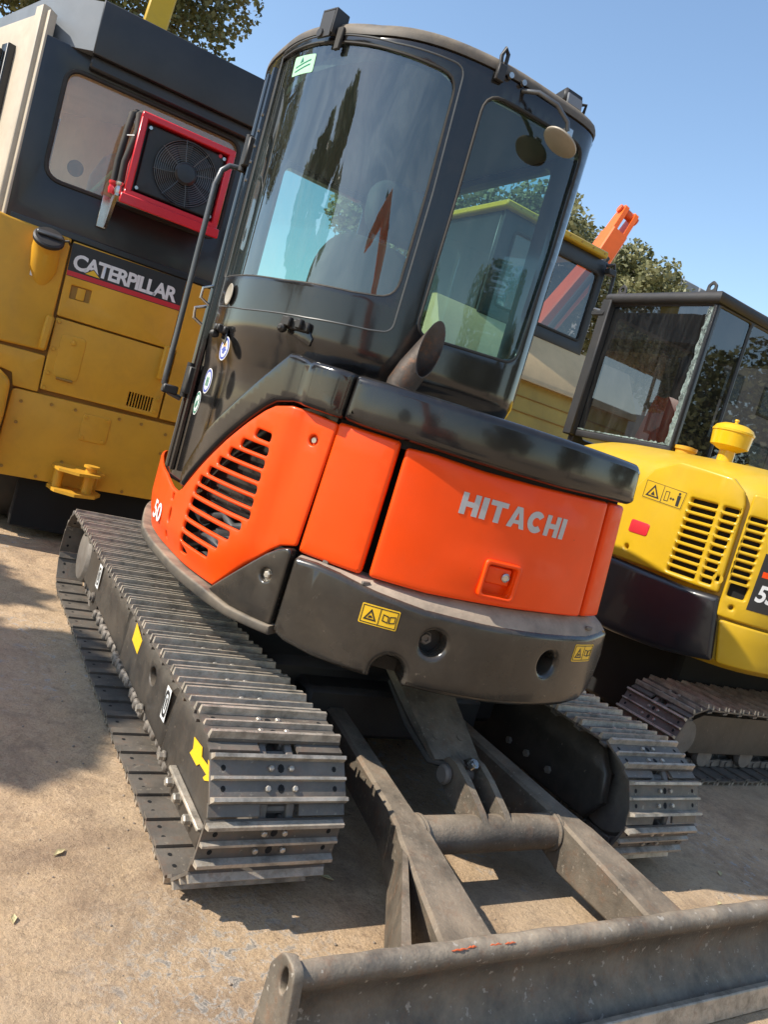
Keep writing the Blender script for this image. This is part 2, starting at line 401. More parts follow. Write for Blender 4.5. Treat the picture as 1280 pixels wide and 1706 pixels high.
def panel(w, name, outline, mats, parent=None, holes=(), off=0., thick=.03, b=.008, ds=.035, label=None, kind=None, shape=None, seg=3, back=False, angle=42, mb_only=False):
    """a plate that follows a wall: outline and holes in (s, z), rounded edges, real thickness"""
    loops = []
    o = list(outline)
    if area(o) < 0: o = o[::-1]
    loops.append(o)
    for h in holes:
        h = list(h)
        if area(h) > 0: h = h[::-1]
        loops.append(h)
    step = ds if w.curved else 10.
    loops = [resample(l, step) for l in loops]
    P = lambda s, z, d: w.P(s, z, off+d+(shape(s, z) if shape else 0.))
    vs = []; fs = []
    ins = [inset(l, b) for l in loops] if b > 0 else loops
    # front fill
    pts2 = []; edges = []
    for l in ins:
        k = len(pts2); pts2 += l; edges += [(k+i, k+(i+1) % len(l)) for i in range(len(l))]
    nb = len(pts2)
    if w.curved or shape:
        xs = [p[0] for p in ins[0]]; zs = [p[1] for p in ins[0]]
        dz = ds*1.0 if shape else ds*2.5
        s0 = min(xs)+ds*.5
        while s0 < max(xs):
            z0 = min(zs)+dz*.5
            while z0 < max(zs):
                if inside((s0, z0), ins): pts2.append((s0, z0))
                z0 += dz
            s0 += ds
    r = delaunay_2d_cdt([Vector(p) for p in pts2], edges, [], 1, 1e-6)
    rv, rf = r[0], r[2]; base = len(vs)
    for p in rv: vs.append(P(p.x, p.y, 0))
    for f in rf:
        c = (sum(rv[i].x for i in f)/len(f), sum(rv[i].y for i in f)/len(f))
        if inside(c, ins): fs.append([base+i for i in f])
    if back:
        base2 = len(vs)
        for p in rv: vs.append(P(p.x, p.y, -thick))
        for f in rf:
            c = (sum(rv[i].x for i in f)/len(f), sum(rv[i].y for i in f)/len(f))
            if inside(c, ins): fs.append([base2+i for i in f][::-1])
    # rounded rim and side walls
    for l, li in zip(loops, ins):
        n = len(l); rings = []
        if b > 0:
            for k in range(seg+1):
                a = math.pi/2*k/seg; q = math.sin(a); dpt = -b*(1-math.sin(a)) if False else -b*(1-math.cos(math.pi/2-a)); 
                t = 1-math.cos(a)
                rings.append([P(l[i][0]+(li[i][0]-l[i][0])*t, l[i][1]+(li[i][1]-l[i][1])*t, -b*(1-math.sin(a))) for i in range(n)])
        else: rings.append([P(*p, 0) for p in l])
        rings = [[P(*p, -thick) for p in (l if not back else li)]]+rings
        k0 = len(vs)
        for rg in rings: vs += rg
        for j in range(len(rings)-1):
            for i in range(n): fs.append([k0+j*n+i, k0+j*n+(i+1) % n, k0+(j+1)*n+(i+1) % n, k0+(j+1)*n+i])
    me = bpy.data.meshes.new(name); me.from_pydata(vs, [], fs)
    bm = bmesh.new(); bm.from_mesh(me); bmesh.ops.remove_doubles(bm, verts=bm.verts, dist=1e-5); bmesh.ops.recalc_face_normals(bm, faces=bm.faces); bm.to_mesh(me); bm.free()
    finish(me, angle)
    return link(name, me, mats, parent, label, kind)
def sheet(w, name, outline, m, parent, off, holes=(), label=None):
    return panel(w, name, outline, m, parent, holes, off, .0012, 0, .03, label)
def rect(s0, s1, z0, z1): return [(s0, z0), (s1, z0), (s1, z1), (s0, z1)]
def text(w, name, body, s0, s1, z0, z1, off, m, parent, bold=0., spacing=1., shear=0., slope=0.):
    cu = bpy.data.curves.new(name, 'FONT'); cu.body = body; cu.offset = bold; cu.space_character = spacing; cu.shear = shear; cu.resolution_u = 4
    o = bpy.data.objects.new(name, cu); COL.objects.link(o)
    dg = bpy.context.evaluated_depsgraph_get(); me = bpy.data.meshes.new_from_object(o.evaluated_get(dg)); bpy.data.objects.remove(o); bpy.data.curves.remove(cu)
    xs = [v.co.x for v in me.vertices]; ys = [v.co.y for v in me.vertices]; x0, x1, y0, y1 = min(xs), max(xs), min(ys), max(ys)
    for v in me.vertices:
        u = (v.co.x-x0)/(x1-x0); v.co = w.P(s0+u*(s1-s0), z0+(v.co.y-y0)/(y1-y0)*(z1-z0)+slope*u, off)
    me.name = name
    return link(name, me, m, parent)
def wall_tube(w, name, pts, off, r, m, parent, closed=False):
    p = [w.P(s, z, off) for s, z in pts]
    if closed: p.append(p[0])
    return MB().tube(p, r, 6).build(name, m, parent)
def bolt_on(w, name, s, z, off, r, h, m, parent, n=6):
    return MB().lathe(w.P(s, z, off), w.nrm(s), [(-.004, r), (h*.8, r), (h, r*.75)], n).build(name, m, parent)
def warn_decal(w, s0, s1, z0, z1, off, parent):
    d = sheet(w, 'warning_decal', rounded(rect(s0, s1, z0, z1), .004, 2), 'decal_yellow', parent, off)
    W_ = s1-s0; H = z1-z0
    b = .06*H
    mbl = [[(s0+b, z0+b), (s1-b, z0+b), (s1-b, z1-b), (s0+b, z1-b)]]
    fr = sheet(w, 'decal_print', rect(s0+b, s1-b, z0+b, z1-b), 'decal_black', d, off+.0007, [rect(s0+b*1.7, s0+W_*.49, z0+b*1.7, z1-b*1.7), rect(s0+W_*.51, s1-b*1.7, z0+b*1.7, z1-b*1.7)])
    cx = s0+W_*.27; t = [(cx-W_*.17, z0+H*.22), (cx+W_*.17, z0+H*.22), (cx, z0+H*.8)]
    ti = [(cx-W_*.11, z0+H*.29), (cx+W_*.11, z0+H*.29), (cx, z0+H*.64)]
    sheet(w, 'decal_print', t, 'decal_black', d, off+.0008, [ti])
    sheet(w, 'decal_print', [(cx-W_*.06, z0+H*.33), (cx+W_*.07, z0+H*.36), (cx+W_*.02, z0+H*.47), (cx-W_*.03, z0+H*.44)], 'decal_black', d, off+.0008)
    bx = s0+W_*.75
    for k in (-1, 1):
        q = [(bx+k*W_*.01, z0+H*.28), (bx+k*W_*.17, z0+H*.34), (bx+k*W_*.17, z0+H*.70), (bx+k*W_*.01, z0+H*.64)]
        qi = [(bx+k*W_*.03, z0+H*.34), (bx+k*W_*.15, z0+H*.39), (bx+k*W_*.15, z0+H*.64), (bx+k*W_*.03, z0+H*.59)]
        sheet(w, 'decal_print', q, 'decal_black', d, off+.0008, [qi])
    return d

# ------------------------------------------------------------------ ground
def make_ground():
    mb = MB(); n = 1
    mb.add([(-250, -250, 0), (250, -250, 0), (250, 250, 0), (-250, 250, 0)], [[0, 1, 2, 3]])
    o = mb.build('ground', 'ground', kind='structure', smooth=False); o['label'] = 'sandy tan worn concrete ground of the machine yard'
make_ground()

# ------------------------------------------------------------------ crawler track pieces shared by both excavators
def shoe_mesh():
    mb = MB(); hw = .2
    def bar(y0, y1, z1, t0, t1, mi, cut=.0, zb=-.004):
        # bar along x, trapezoid section
        P = []
        for sx in (-1, 1):
            P += [(sx*(hw-(.0006 if zb > -.008 else 0)), y0, zb), (sx*(hw-(.0006 if zb > -.008 else 0)), y1, zb), (sx*(hw-cut), t1, z1), (sx*(hw-cut), t0, z1)]
        mb.add(P, [[0, 1, 2, 3], [4, 7, 6, 5], [0, 4, 5, 1], [1, 5, 6, 2], [2, 6, 7, 3], [3, 7, 4, 0]], mi)
    bar(-.0635, .0635, 0, -.0635, .0635, 0, 0, -.009)
    bar(-.0625, -.045, .021, -.060, -.050, 1, .004); bar(.045, .0625, .021, .050, .060, 1, .004); bar(-.007, .007, .015, -.0035, .0035, 1, .004)
    for sx in (-1, 1):       # trailing lip that tucks under the next shoe
        x0, x1 = sx*.058, sx*.199
        mb.add([(x0, .058, -.019), (x1, .058, -.019), (x1, .092, -.022), (x0, .092, -.022), (x0, .058, -.0095), (x1, .058, -.0095), (x1, .092, -.013), (x0, .092, -.013)], [[0, 1, 2, 3], [4, 7, 6, 5], [0, 4, 5, 1], [1, 5, 6, 2], [2, 6, 7, 3], [3, 7, 4, 0]], 0)
    for y in (-.026, .026):
        dx = .030 if y < 0 else .040
        for x in (-dx, dx): mb.lathe((x, y, 0), (0, 0, 1), [(0, .0085), (.007, .0085), (.009, .006)], 6, 2)
        mb.add([(x_*.010+0, y+y_*.012, .0008) for x_, y_ in circle((0, 0), 1, 8)], [list(range(8))], 3)
        for x in (-.165, .165): mb.add([(x+x_*.007, y+y_*.008, .0008) for x_, y_ in circle((0, 0), 1, 8)], [list(range(8))], 3)
        for x in (-.165, .165): mb.add([(x+x_*.007, y+y_*.008, -.0098) for x_, y_ in circle((0, 0), 1, 8)], [list(range(8))], 3)
    me = bpy.data.meshes.new('track_shoe'); me.from_pydata(mb.v, [], mb.f); me.polygons.foreach_set('material_index', mb.m)
    finish(me, 30)
    for k in ('steel', 'steel_edge', 'bolt', 'hollow_shade'): me.materials.append(MATS[k])
    return me
SHOE = shoe_mesh()
RC = .185
def chain_point(d, a0, a1, rc, sag=.012):
    """position along a closed chain between wheel centres a0 < a1: (along, up, tangent, outward)"""
    L = a1-a0; per = 2*L+2*math.pi*rc; d %= per
    if d < L:
        t = d/L; return a1-d, 2*rc-sag*4*t*(1-t), (-1., 0.), (0., 1.)
    d -= L
    if d < math.pi*rc:
        w = d/rc; return a0-math.sin(w)*rc, rc+math.cos(w)*rc, (-math.cos(w), -math.sin(w)), (-math.sin(w), math.cos(w))
    d -= math.pi*rc
    if d < L: return a0+d, 0., (1., 0.), (0., -1.)
    d -= L; w = d/rc
    return a1+math.sin(w)*rc, rc-math.cos(w)*rc, (math.cos(w), math.sin(w)), (math.sin(w), -math.cos(w))
def crawler(parent, lat, a0, a1, axis, label, phase=0., rc=RC):
    """one crawler: frame mesh under the thing, shoes and wheels under the frame. axis 'y': runs along y, lat is the x of its centre line"""
    A, B = (Vector((0, 1, 0)), Vector((1, 0, 0))) if axis == 'y' else (Vector((1, 0, 0)), Vector((0, 1, 0)))
    lift = .056; out = .035
    W3 = lambda a, l, z: A*a+B*(lat+l)+Vector((0, 0, z))
    mb = MB()
    prof = [(a0+.10, .14), (a1-.12, .14), (a1-.02, .20), (a1-.02, .30), (a1-.12, .36), (a0+.12, .36), (a0+.0, .31), (a0-.0, .19)]
    mb.prism(prof, lambda a, z: W3(a, -.10, z), lambda a, z: W3(a, .10, z))
    fr = mb.build('crawler_frame', 'frame_black', parent, label=label)
    per = 2*(a1-a0)+2*math.pi*rc; n = int(round(per/.1366)); p = per/n
    for i in range(n):
        a, z, t, o = chain_point(i*p+phase*p, a0, a1, rc)
        T = A*t[0]+Vector((0, 0, t[1])); O = A*o[0]+Vector((0, 0, o[1])); X = T.cross(O)
        ob = bpy.data.objects.new('track_shoe', SHOE); COL.objects.link(ob); ob.parent = fr
        c = W3(a, 0, z+lift)+O*out
        j = random.uniform(-.002, .002)
        ob.matrix_basis = Matrix(((X.x, T.x, O.x, c.x+j*X.x), (X.y, T.y, O.y, c.y+j*X.y), (X.z, T.z, O.z, c.z), (0, 0, 0, 1)))
    # chain: two rows of links inside the shoes
    ch = MB()
    for k in range(n*2):
        a, z, t, o = chain_point(k*p/2+phase*p, a0, a1, rc)
        T = A*t[0]+Vector((0, 0, t[1])); O = A*o[0]+Vector((0, 0, o[1]))
        for l in (-.04, .04):
            M = Matrix((B, T, O)).transposed()
            ch.cbox(W3(a, l*(1 if k % 2 else .75), z+lift)+O*.002, (.012, p*.36, .022), .004, M)
        if k % 2: ch.tube([W3(a, -.06, z+lift), W3(a, .06, z+lift)], .014, 8)
    ch.build('track_chain', 'steel_in', fr)
    for a, nm, r in ((a0, 'idler_wheel', rc-.015), (a1, 'drive_sprocket', rc-.02)):
        w = MB().lathe(W3(a, -.05, rc+lift), B, [(0, r*.5), (0, r*.9), (.02, r), (.08, r), (.10, r*.9), (.10, r*.5)], 28).build(nm, 'steel_in', fr)
    for k in range(5):
        a = a0+.28+(a1-a0-.56)*k/4
        MB().lathe(W3(a, -.08, .115), B, [(0, .05), (.0, .065), (.03, .07), (.06, .05), (.10, .05), (.13, .07), (.16, .065), (.16, .05)], 18).build('track_roller', 'steel_in', fr)
    return fr

# ------------------------------------------------------------------ the orange and black mini excavator
EX = root('mini_excavator', (0, 0, 0), 'orange and black mini excavator with rounded black cab and steel tracks in the foreground', 'excavator')
TL = crawler(EX, -.8, -.995, 1.45, 'y', 'dusty steel crawler nearest the camera with black side covers')
TR = crawler(EX, .8, -.995, 1.45, 'y', 'steel crawler on the shaded far side of the machine', phase=.35)

# side covers of the left crawler (plates in the y-z plane, bent at the top)
def cover(poly, x0, bend, holes=(), name='side_cover'):
    w = straight(x0, 3, x0, -3)     # s = 3 - y, outward -x
    o = [(3-y, z) for y, z in poly]
    return panel(w, name, o, 'frame_black', TL, [[(3-y, z) for y, z in h] for h in holes], off=0, thick=.03, b=.006, ds=.04, shape=lambda s, z: -max(0., (z-bend))*.9)
XC = -.938
cover([(.80, .19), (.83, .39), (.74, .425), (.36, .43), (.18, .415), (.14, .405), (.14, .175)], XC, .375)
cover([(.135, .175), (.135, .405), (-.605, .40), (-.605, .16), (-.30, .168)], XC-.004, .365, holes=[[(-.34+.042*math.cos(t*.524), .300+.030*math.sin(t*.524)) for t in range(12)]])
cover([(-.612, .16), (-.612, .405), (-.94, .40), (-1.03, .35), (-1.065, .285), (-1.10, .205), (-1.02, .125), (-.80, .15)], XC-.008, .38)
WL = straight(XC, 3, XC, -3)
def sidepoly(name, pts, m, off, holes=()): return sheet(WL, name, [(3-y, z) for y, z in pts], m, TL, off, [[(3-y, z) for y, z in h] for h in holes])
# arrow decal, warning decal, loop symbols
ar = [(-0.874, 0.341), (-0.95, 0.348), (-0.964, 0.326), (-1.024, 0.331), (-1.011, 0.343), (-1.043, 0.345), (-1.06, 0.32), (-1.054, 0.303), (-1.023, 0.288), (-1.009, 0.289), (-1.026, 0.307), (-0.962, 0.304), (-0.944, 0.289), (-0.871, 0.29), (-0.888, 0.312)]
sidepoly('arrow_decal', ar, 'decal_yellow', .0115)
wd = sidepoly('warning_decal', [(.005, .372), (.012, .300), (-.10, .285), (-.118, .345)], 'decal_yellow', .0055)
for (y0, y1, zz) in ((.772, .835, .315), (-.585, -.535, .298)):
    a = sidepoly('loop_decal', [(y0, zz-.055), (y1, zz-.055), (y1, zz+.055), (y0, zz+.055)], 'white', .0095)
    ym = (y0+y1)/2; ov = lambda ry, rz: [(ym+ry*math.copysign(abs(math.cos(t*.3142))**.6, math.cos(t*.3142)), zz+rz*math.copysign(abs(math.sin(t*.3142))**.6, math.sin(t*.3142))) for t in range(20)]
    sidepoly('loop_print', ov(.022, .045), 'decal_black', .0105, [ov(.013, .033)]); sidepoly('loop_print', [(ym-.004, zz-.02), (ym+.004, zz-.02), (ym+.006, zz+.02), (ym-.006, zz+.02)], 'decal_black', .0105)
# diagonal guard bar with bolts, lower edge bolts, motor cover, bracket
MB().cbox((XC-.02, -.95, .197), (.012, .160, .006), .003, Matrix.Rotation(R(2), 3, 'X')).build('guard_bar', 'steel_edge', TL)
MB().cbox((XC-.004, -.94, .155), (.008, .15, .036), .004).build('guard_plate', 'frame_black', TL)
for y in (-.81, -.90, -1.01): MB().lathe((XC-.012, y, .163), (-1, 0, 0), [(0, .020), (.006, .020), (.006, .015), (.022, .015), (.026, .011)], 6).build('bolt', 'bolt', TL)
for y in (-.68, -.34): MB().lathe((XC-.012, y, .178), (-1, 0, 0), [(0, .018), (.006, .018), (.006, .013), (.020, .013)], 6).build('bolt', 'bolt', TL)
_n = MB()
for k in range(34):          # lumpy lower rail edge and track guards between the cover and the ground run
    y = .78-k*.046; _n.cbox((XC+.028+random.uniform(-.006, .006), y, .135+random.uniform(-.012, .012)), (.022, .017, .022), .008, Matrix.Rotation(random.uniform(-.3, .3), 3, 'X'))
_n.build('roller_guard', 'steel_in', TL)
MB().lathe((-.80, 1.46, .245), (-1, 0, 0), [(0, .15), (.10, .15), (.115, .135), (.118, .13)], 28).build('travel_motor_cover', 'steel_in', TL)
MB().prism([(.86, .40), (1.02, .14), (.96, .10), (.82, .12), (.80, .38)], lambda y, z: Vector((XC+.02, y, z)), lambda y, z: Vector((XC+.05, y, z))).build('end_bracket', 'frame_black', TL)
MB().lathe((XC+.018, .93, .17), (-1, 0, 0), [(0, .026), (.010, .026), (.010, .016), (.02, .016)], 12).build('bracket_bush', 'steel_in', TL)
# inner side cover of the right crawler
panel(straight(.655, 3, .655, -3), 'inner_cover', [(3-y, z) for y, z in [(1.3, .12), (1.3, .42), (-.85, .42), (-.95, .40), (-1.03, .33), (-1.05, .22), (-.98, .12)]], 'frame_black', TR, thick=.03, b=.012, shape=lambda s, z: -max(0., z-.37)*.9)
for y in (-.5, -.62, -.76): MB().lathe((.650, y, .20), (-1, 0, 0), [(0, .016), (.012, .016)], 6).build('bolt', 'bolt', TR)

# carbody under the house
mb = MB(); mb.cbox((0, .22, .33), (.62, .62, .11), .03); mb.lathe((0, .05, .40), (0, 0, 1), [(0, .46), (.1, .46), (.1, .40), (.24, .40)], 40); mb.cbox((0, -.42, .28), (.42, .10, .10), .02)
mb.build('carbody', 'black_matt', EX)

# dozer blade with its arms, cross tube and cylinder
def blade():
    rings = []; prof_f = []   # (y, z) closed profile of the mouldboard, concave to -y
    for k in range(13):
        t = k/12; z = .025+.268*t; y = -1.745+.085*math.sin(math.pi*t)**1.0*1.0-.035*(1-t)
        prof_f.append((y, z))
    front = [(y-.020, z) for y, z in prof_f]; back = [(y+.0, z) for y, z in prof_f[::-1]]
    prof = front+back
    mb = MB(); mb.prism(prof, lambda y, z: Vector((-.985, y, z)), lambda y, z: Vector((.985, y, z)))
    b = mb.build('dozer_blade', 'blade', EX, label='dusty black dozer blade across the front of the picture', angle=60)
    N = 40; P = []; r = []
    for i in range(N+1):
        x = -.985+1.97*i/N; P.append((x, -1.757+random.uniform(-.0012, .0012), .295+random.uniform(-.0015, .0015))); r.append(.027+random.uniform(-.0012, .0012))
    MB().tube(P, r, 14).build('top_rail', 'blade', b)
    for sx in (-1, 1):
        ear = rounded([(-1.83, .02), (-1.70, .02), (-1.70, .285), (-1.735, .338), (-1.79, .338), (-1.81, .25)], [.01, .01, .02, .035, .035, .03], 5)
        wl = Wall([(sx*1.0, 3), (sx*1.0, -3)], False) if sx < 0 else Wall([(1.0, -3), (1.0, 3)], False)
        f = (lambda y: 3-y) if sx < 0 else (lambda y: 3+y)
        panel(wl, 'end_plate', [(f(y), z) for y, z in ear], 'blade', b, [[(f(-1.763+.014*math.cos(-t*.4488*1)), .296+.026*math.sin(-t*.4488)) for t in range(14)]] if sx < 0 else [], off=.012, thick=.024, b=.004, back=True)
    # bolted cutting edge
    MB().cbox((0, -1.80, .035), (.98, .012, .035), .004, Matrix.Rotation(R(-12), 3, 'X')).build('cutting_edge', 'steel_edge', b)
    for x, w_, a in ((-.60, .022, .3), (-.565, .012, -.4), (-.50, .020, .15), (-.455, .016, .5)):
        t0 = R(122+a*6); P_ = []
        for k in range(9): P_.append((x-w_+2*w_*k/8, -1.757+.0282*math.cos(t0+.03*math.sin(k*1.9)), .295+.0282*math.sin(t0+.03*math.sin(k*1.9))))
        MB().tube(P_, [.0008+.0022*math.sin(math.pi*k/8)*random.uniform(.4, 1) for k in range(9)], 5).build('paint_scuff', 'orange_dull', b)
    for sx in (-1, 1):
        # box arm: quad sections (x0, x1, ztop, zbot) along y
        secs = [(-.30, .225, .305, .325, .20), (-.70, .255, .335, .29, .16), (-1.10, .285, .375, .255, .12), (-1.20, .29, .395, .245, .09), (-1.24, .285, .41, .24, .08), (-1.655, .305, .49, .17, .06)]
        mb = MB(); rings = []
        for y, xa, xb, zt, zb in secs:
            c = .010
            rings.append([Vector((sx*q[0], y, q[1])) for q in ((xa+c, zb), (xb-c, zb), (xb, zb+c), (xb, zt-c), (xb-c, zt), (xa+c, zt), (xa, zt-c), (xa, zb+c))])
        mb.loft(rings); a = mb.build('blade_arm', 'arm', b)
        g = MB(); gz = .225 if sx < 0 else .12
        g.add([(sx*.40, -1.28, gz), (sx*.62, -1.655, gz-.005), (sx*.62, -1.655, .05), (sx*.41, -1.28, .09), (sx*.405, -1.26, gz), (sx*.65, -1.655, gz-.005), (sx*.65, -1.655, .05), (sx*.415, -1.26, .09)],
              [[0, 1, 2, 3], [7, 6, 5, 4], [0, 4, 5, 1], [1, 5, 6, 2], [2, 6, 7, 3], [3, 7, 4, 0]]); g.build('arm_gusset', 'arm', a)
    ct = MB().tube([(-.30, -1.165, .190), (.30, -1.165, .190)], .058, 28).build('cross_tube', 'arm', b)
    for sx in (-1, 1):
        for q in (0, .012): MB().lathe((sx*(.283-q), -1.165, .19), (sx, 0, 0), [(0, .058), (.006, .066), (.012, .066), (.018, .058)], 24).build('weld_bead', 'arm', ct)
    for x in (-.045, .055):
        cl = rounded([(-.920, .315), (-.945, .340), (-.99, .340), (-1.06, .315), (-1.165, .262), (-1.215, .225), (-1.20, .19), (-1.12, .18), (-1.02, .21), (-.93, .25)], .02, 3)
        mb = MB(); mb.prism(cl, lambda y, z: Vector((x-.013, y, z)), lambda y, z: Vector((x+.013, y, z))); mb.build('clevis_plate', 'arm', ct)
    MB().lathe((-.085, -.965, .285), (1, 0, 0), [(0, .026), (.008, .034), (.02, .034), (.02, .022), (.16, .022), (.16, .034), (.175, .030)], 20).build('pivot_pin', 'steel_in', b)
    MB().tube([(.005, -.965, .285), (.005, -.80, .335), (.005, -.45, .45)], [.032, .030, .045], 16).build('lift_cylinder', 'arm', b)
    MB().lathe((.012, -.99, .33), (.1, -.6, .8), [(0, .018), (.02, .018), (.02, .012), (.026, .012)], 12).build('grease_fitting', 'chrome', b)
    MB().tube([(-.10, -.55, .44), (-.12, -.75, .36), (-.10, -.90, .30), (-.05, -.955, .31)], .011, 8).build('hydraulic_hose', 'rubber', b)
    # cover plate over the cylinder
    pl = [(-.095, -.925, .318), (.105, -.925, .318), (.135, -.55, .51), (-.125, -.55, .51)]
    mb = MB(); v = [Vector(p) for p in pl]; d = Vector((0, .018, -.03))
    mb.add(v+[p+d for p in v], [[0, 1, 2, 3], [7, 6, 5, 4], [0, 4, 5, 1], [1, 5, 6, 2], [2, 6, 7, 3], [3, 7, 4, 0]])
    cp = mb.build('cylinder_cover', 'arm', b)
    for x, t in ((-.05, .22), (.06, .22), (.0, .8)):
        q = v[0].lerp(v[3], t); MB().lathe((x, q.y, q.z), (0, -.45, .89), [(0, .014), (.003, .014), (.003, .010)], 12).build('bolt', 'arm', cp)
blade()

# house: plan curve from the front left corner round the tail to the right side
HOUSE_PTS = [(-.20, 1.34), (-.50, 1.27), (-.72, 1.05), (-.88, .5), (-.925, .2), (-.93, -.1), (-.915, -.3), (-.86, -.53), (-.745, -.76), (-.55, -.95), (-.25, -1.07), (0, -1.10), (.3, -1.06), (.55, -.94), (.75, -.76), (.87, -.5), (.9, -.2), (.9, .6), (.88, 1.0)]
HW = Wall(HOUSE_PTS); HW.S = HW.S-HW.S[0]-.649
# engine bay core, floor and hood top
def ring_pts(w, s0, s1, n, z, off): return [w.P(s0+(s1-s0)*k/(n-1), z, off) for k in range(n)]
core = MB(); ra = ring_pts(HW, .3, 4.7, 40, .66, -.13); rb = ring_pts(HW, .3, 4.7, 40, .90, -.13); rd = ring_pts(HW, .3, 4.7, 40, 1.44, -.16)
core.loft([ra, rb, rd]); core.build('engine_bay', 'hollow_shade', EX)
fl = MB(); fl.loft([ring_pts(HW, -.35, 5.0, 50, .60, -.16), ring_pts(HW, -.35, 5.0, 50, .65, -.14)]); fl.build('revolving_frame', 'black_matt', EX)
for k, (s_, z_, r_) in enumerate(((1.22, .78, .05), (1.35, .80, .035), (1.28, .88, .03), (1.45, .87, .045), (1.18, .70, .03))):   # engine hoses behind the grille
    p = HW.P(s_, z_, -.10); MB().tube([p+Vector((0, .12, -.04)), p, p+Vector((.0, -.10, .03)), p+Vector((.02, -.2, -.02))], r_*.6, 10).build('engine_hose', 'tube_grey', EX)
ht = MB(); q = ring_pts(HW, 1.5, 3.75, 40, 1.462, -.10)+[Vector((.80, .3, 1.462)), Vector((-.75, .3, 1.462))]; ht.add(q, [list(range(len(q)))])
ht.build('hood_top', 'black_dust', EX, recalc=False)

# orange side panel with the slotted grille
slots = [((1.567, 1.228), (1.626, 1.224)), ((1.504, 1.181), (1.63, 1.178)), ((1.445, 1.138), (1.628, 1.135)), ((1.39, 1.094), (1.626, 1.092)), ((1.337, 1.048), (1.625, 1.048)), ((1.284, 1.004), (1.624, 1.005)), ((1.266, .962), (1.626, .963)), ((1.257, .916), (1.598, .918)), ((1.247, .870), (1.554, .872)), ((1.248, .825), (1.507, .827)), ((1.248, .780), (1.461, .781))]
hol = []
for (a, za), (b, zb) in slots:
    h = .0145; hol.append(rounded([(a-.012, za-h), (b+.012, zb-h), (b+.012, zb+h), (a-.002, za+h)], .011, 3))
hol.append(rounded([(1.237, .723), (1.327, .732), (1.245, .756)], .006, 2))
hol.append(circle((1.794, 1.258), .017, 14)); hol.append(circle((1.058, .815), .014, 12, .030))
for z in (.887, .736): hol.append(rounded(rect(1.032, 1.054, z-.012, z+.012), .004, 2))
side = [(.0, .68), (.0, .96), (.60, .965), (.85, .945), (1.00, .917), (1.081, .915), (1.128, .937), (1.174, .977), (1.292, 1.077), (1.402, 1.172), (1.502, 1.250), (1.579, 1.306), (1.62, 1.329), (1.691, 1.343), (1.754, 1.341), (1.866, 1.330), (1.839, .924), (1.78, .908), (1.745, .883), (1.516, .685), (1.322, .687), (1.077, .690), (.6, .69)]
def bulge(s, z):       # raised field around the grille, stepped in along the rear edge
    def sm(a, b, x): t = max(0., min(1., (x-a)/(b-a))); return t*t*(3-2*t)
    rear = 1-sm(1.655, 1.72, s-(z-1.0)*.12); low = sm(.69, .79, z-max(0., s-1.5)*.55); f = sm(.4, .9, s)
    return -.022+.022*(rear*low)+.0*f
sp = panel(HW, 'side_panel', rounded(side, .012, 2), 'orange', EX, hol, off=.0, thick=.011, b=.0075, ds=.03, shape=bulge, label='orange side panel with a slotted grille')
MB().lathe(HW.P(1.794, 1.258, -.045), HW.nrm(1.794), [(0, .018), (.006, .018), (.006, .009), (.018, .009)], 8).build('panel_bolt', 'bolt', sp)
MB().lathe(HW.P(1.794, 1.258, -.05), HW.nrm(1.794), [(0, .030), (.012, .026)], 16).build('bolt_recess', 'orange', sp)
text(HW, 'model_lettering', '50', .80, .95, .755, .83, .003, 'white', sp, .02)

# middle panel, tail door, right corner panel
mp = panel(HW, 'rear_quarter_panel', rounded([(1.862, 1.336), (2.083, 1.330), (2.073, .903), (1.845, .908)], .014, 3), 'orange', EX, off=-.028, thick=.04, b=.014, ds=.03)
door = [(2.104, 1.318), (2.202, 1.322), (2.372, 1.314), (2.56, 1.316), (2.905, 1.328), (2.945, .920), (2.74, .918), (2.495, .910), (2.297, .901), (2.100, .905)]
latch = rect(2.468, 2.572, .949, 1.041)
def door_shape(s, z):
    def sm(a, b, x): t = max(0., min(1., (x-a)/(b-a))); return t*t*(3-2*t)
    # sculpted crease sweeping from the top middle to the right, and the flared lower field
    f = sm(-.02, .03, (1.330-(s-2.20)*.13)-z) if s > 2.2 else 1.; e = 1-sm(2.72, 2.86, s)
    g = sm(0., .05, z-(1.06-(s-2.3)*.10))*0.0
    return (-.010*(1-f)+.008*sm(1.10, 1.02, z)*sm(2.25, 2.5, s)*sm(.93, 1.0, z))*e
td = panel(HW, 'tail_door', rounded(door, .014, 3), 'orange', EX, [rounded(latch, .010, 3)], off=-.028, thick=.04, b=.012, ds=.028, shape=door_shape, label='orange tail door with silver lettering and a key latch')
panel(HW, 'corner_panel', rounded([(2.925, 1.330), (3.020, 1.330), (3.088, .925), (2.965, .922)], .014, 3), 'orange', EX, off=-.028, thick=.12, b=.014, ds=.03)
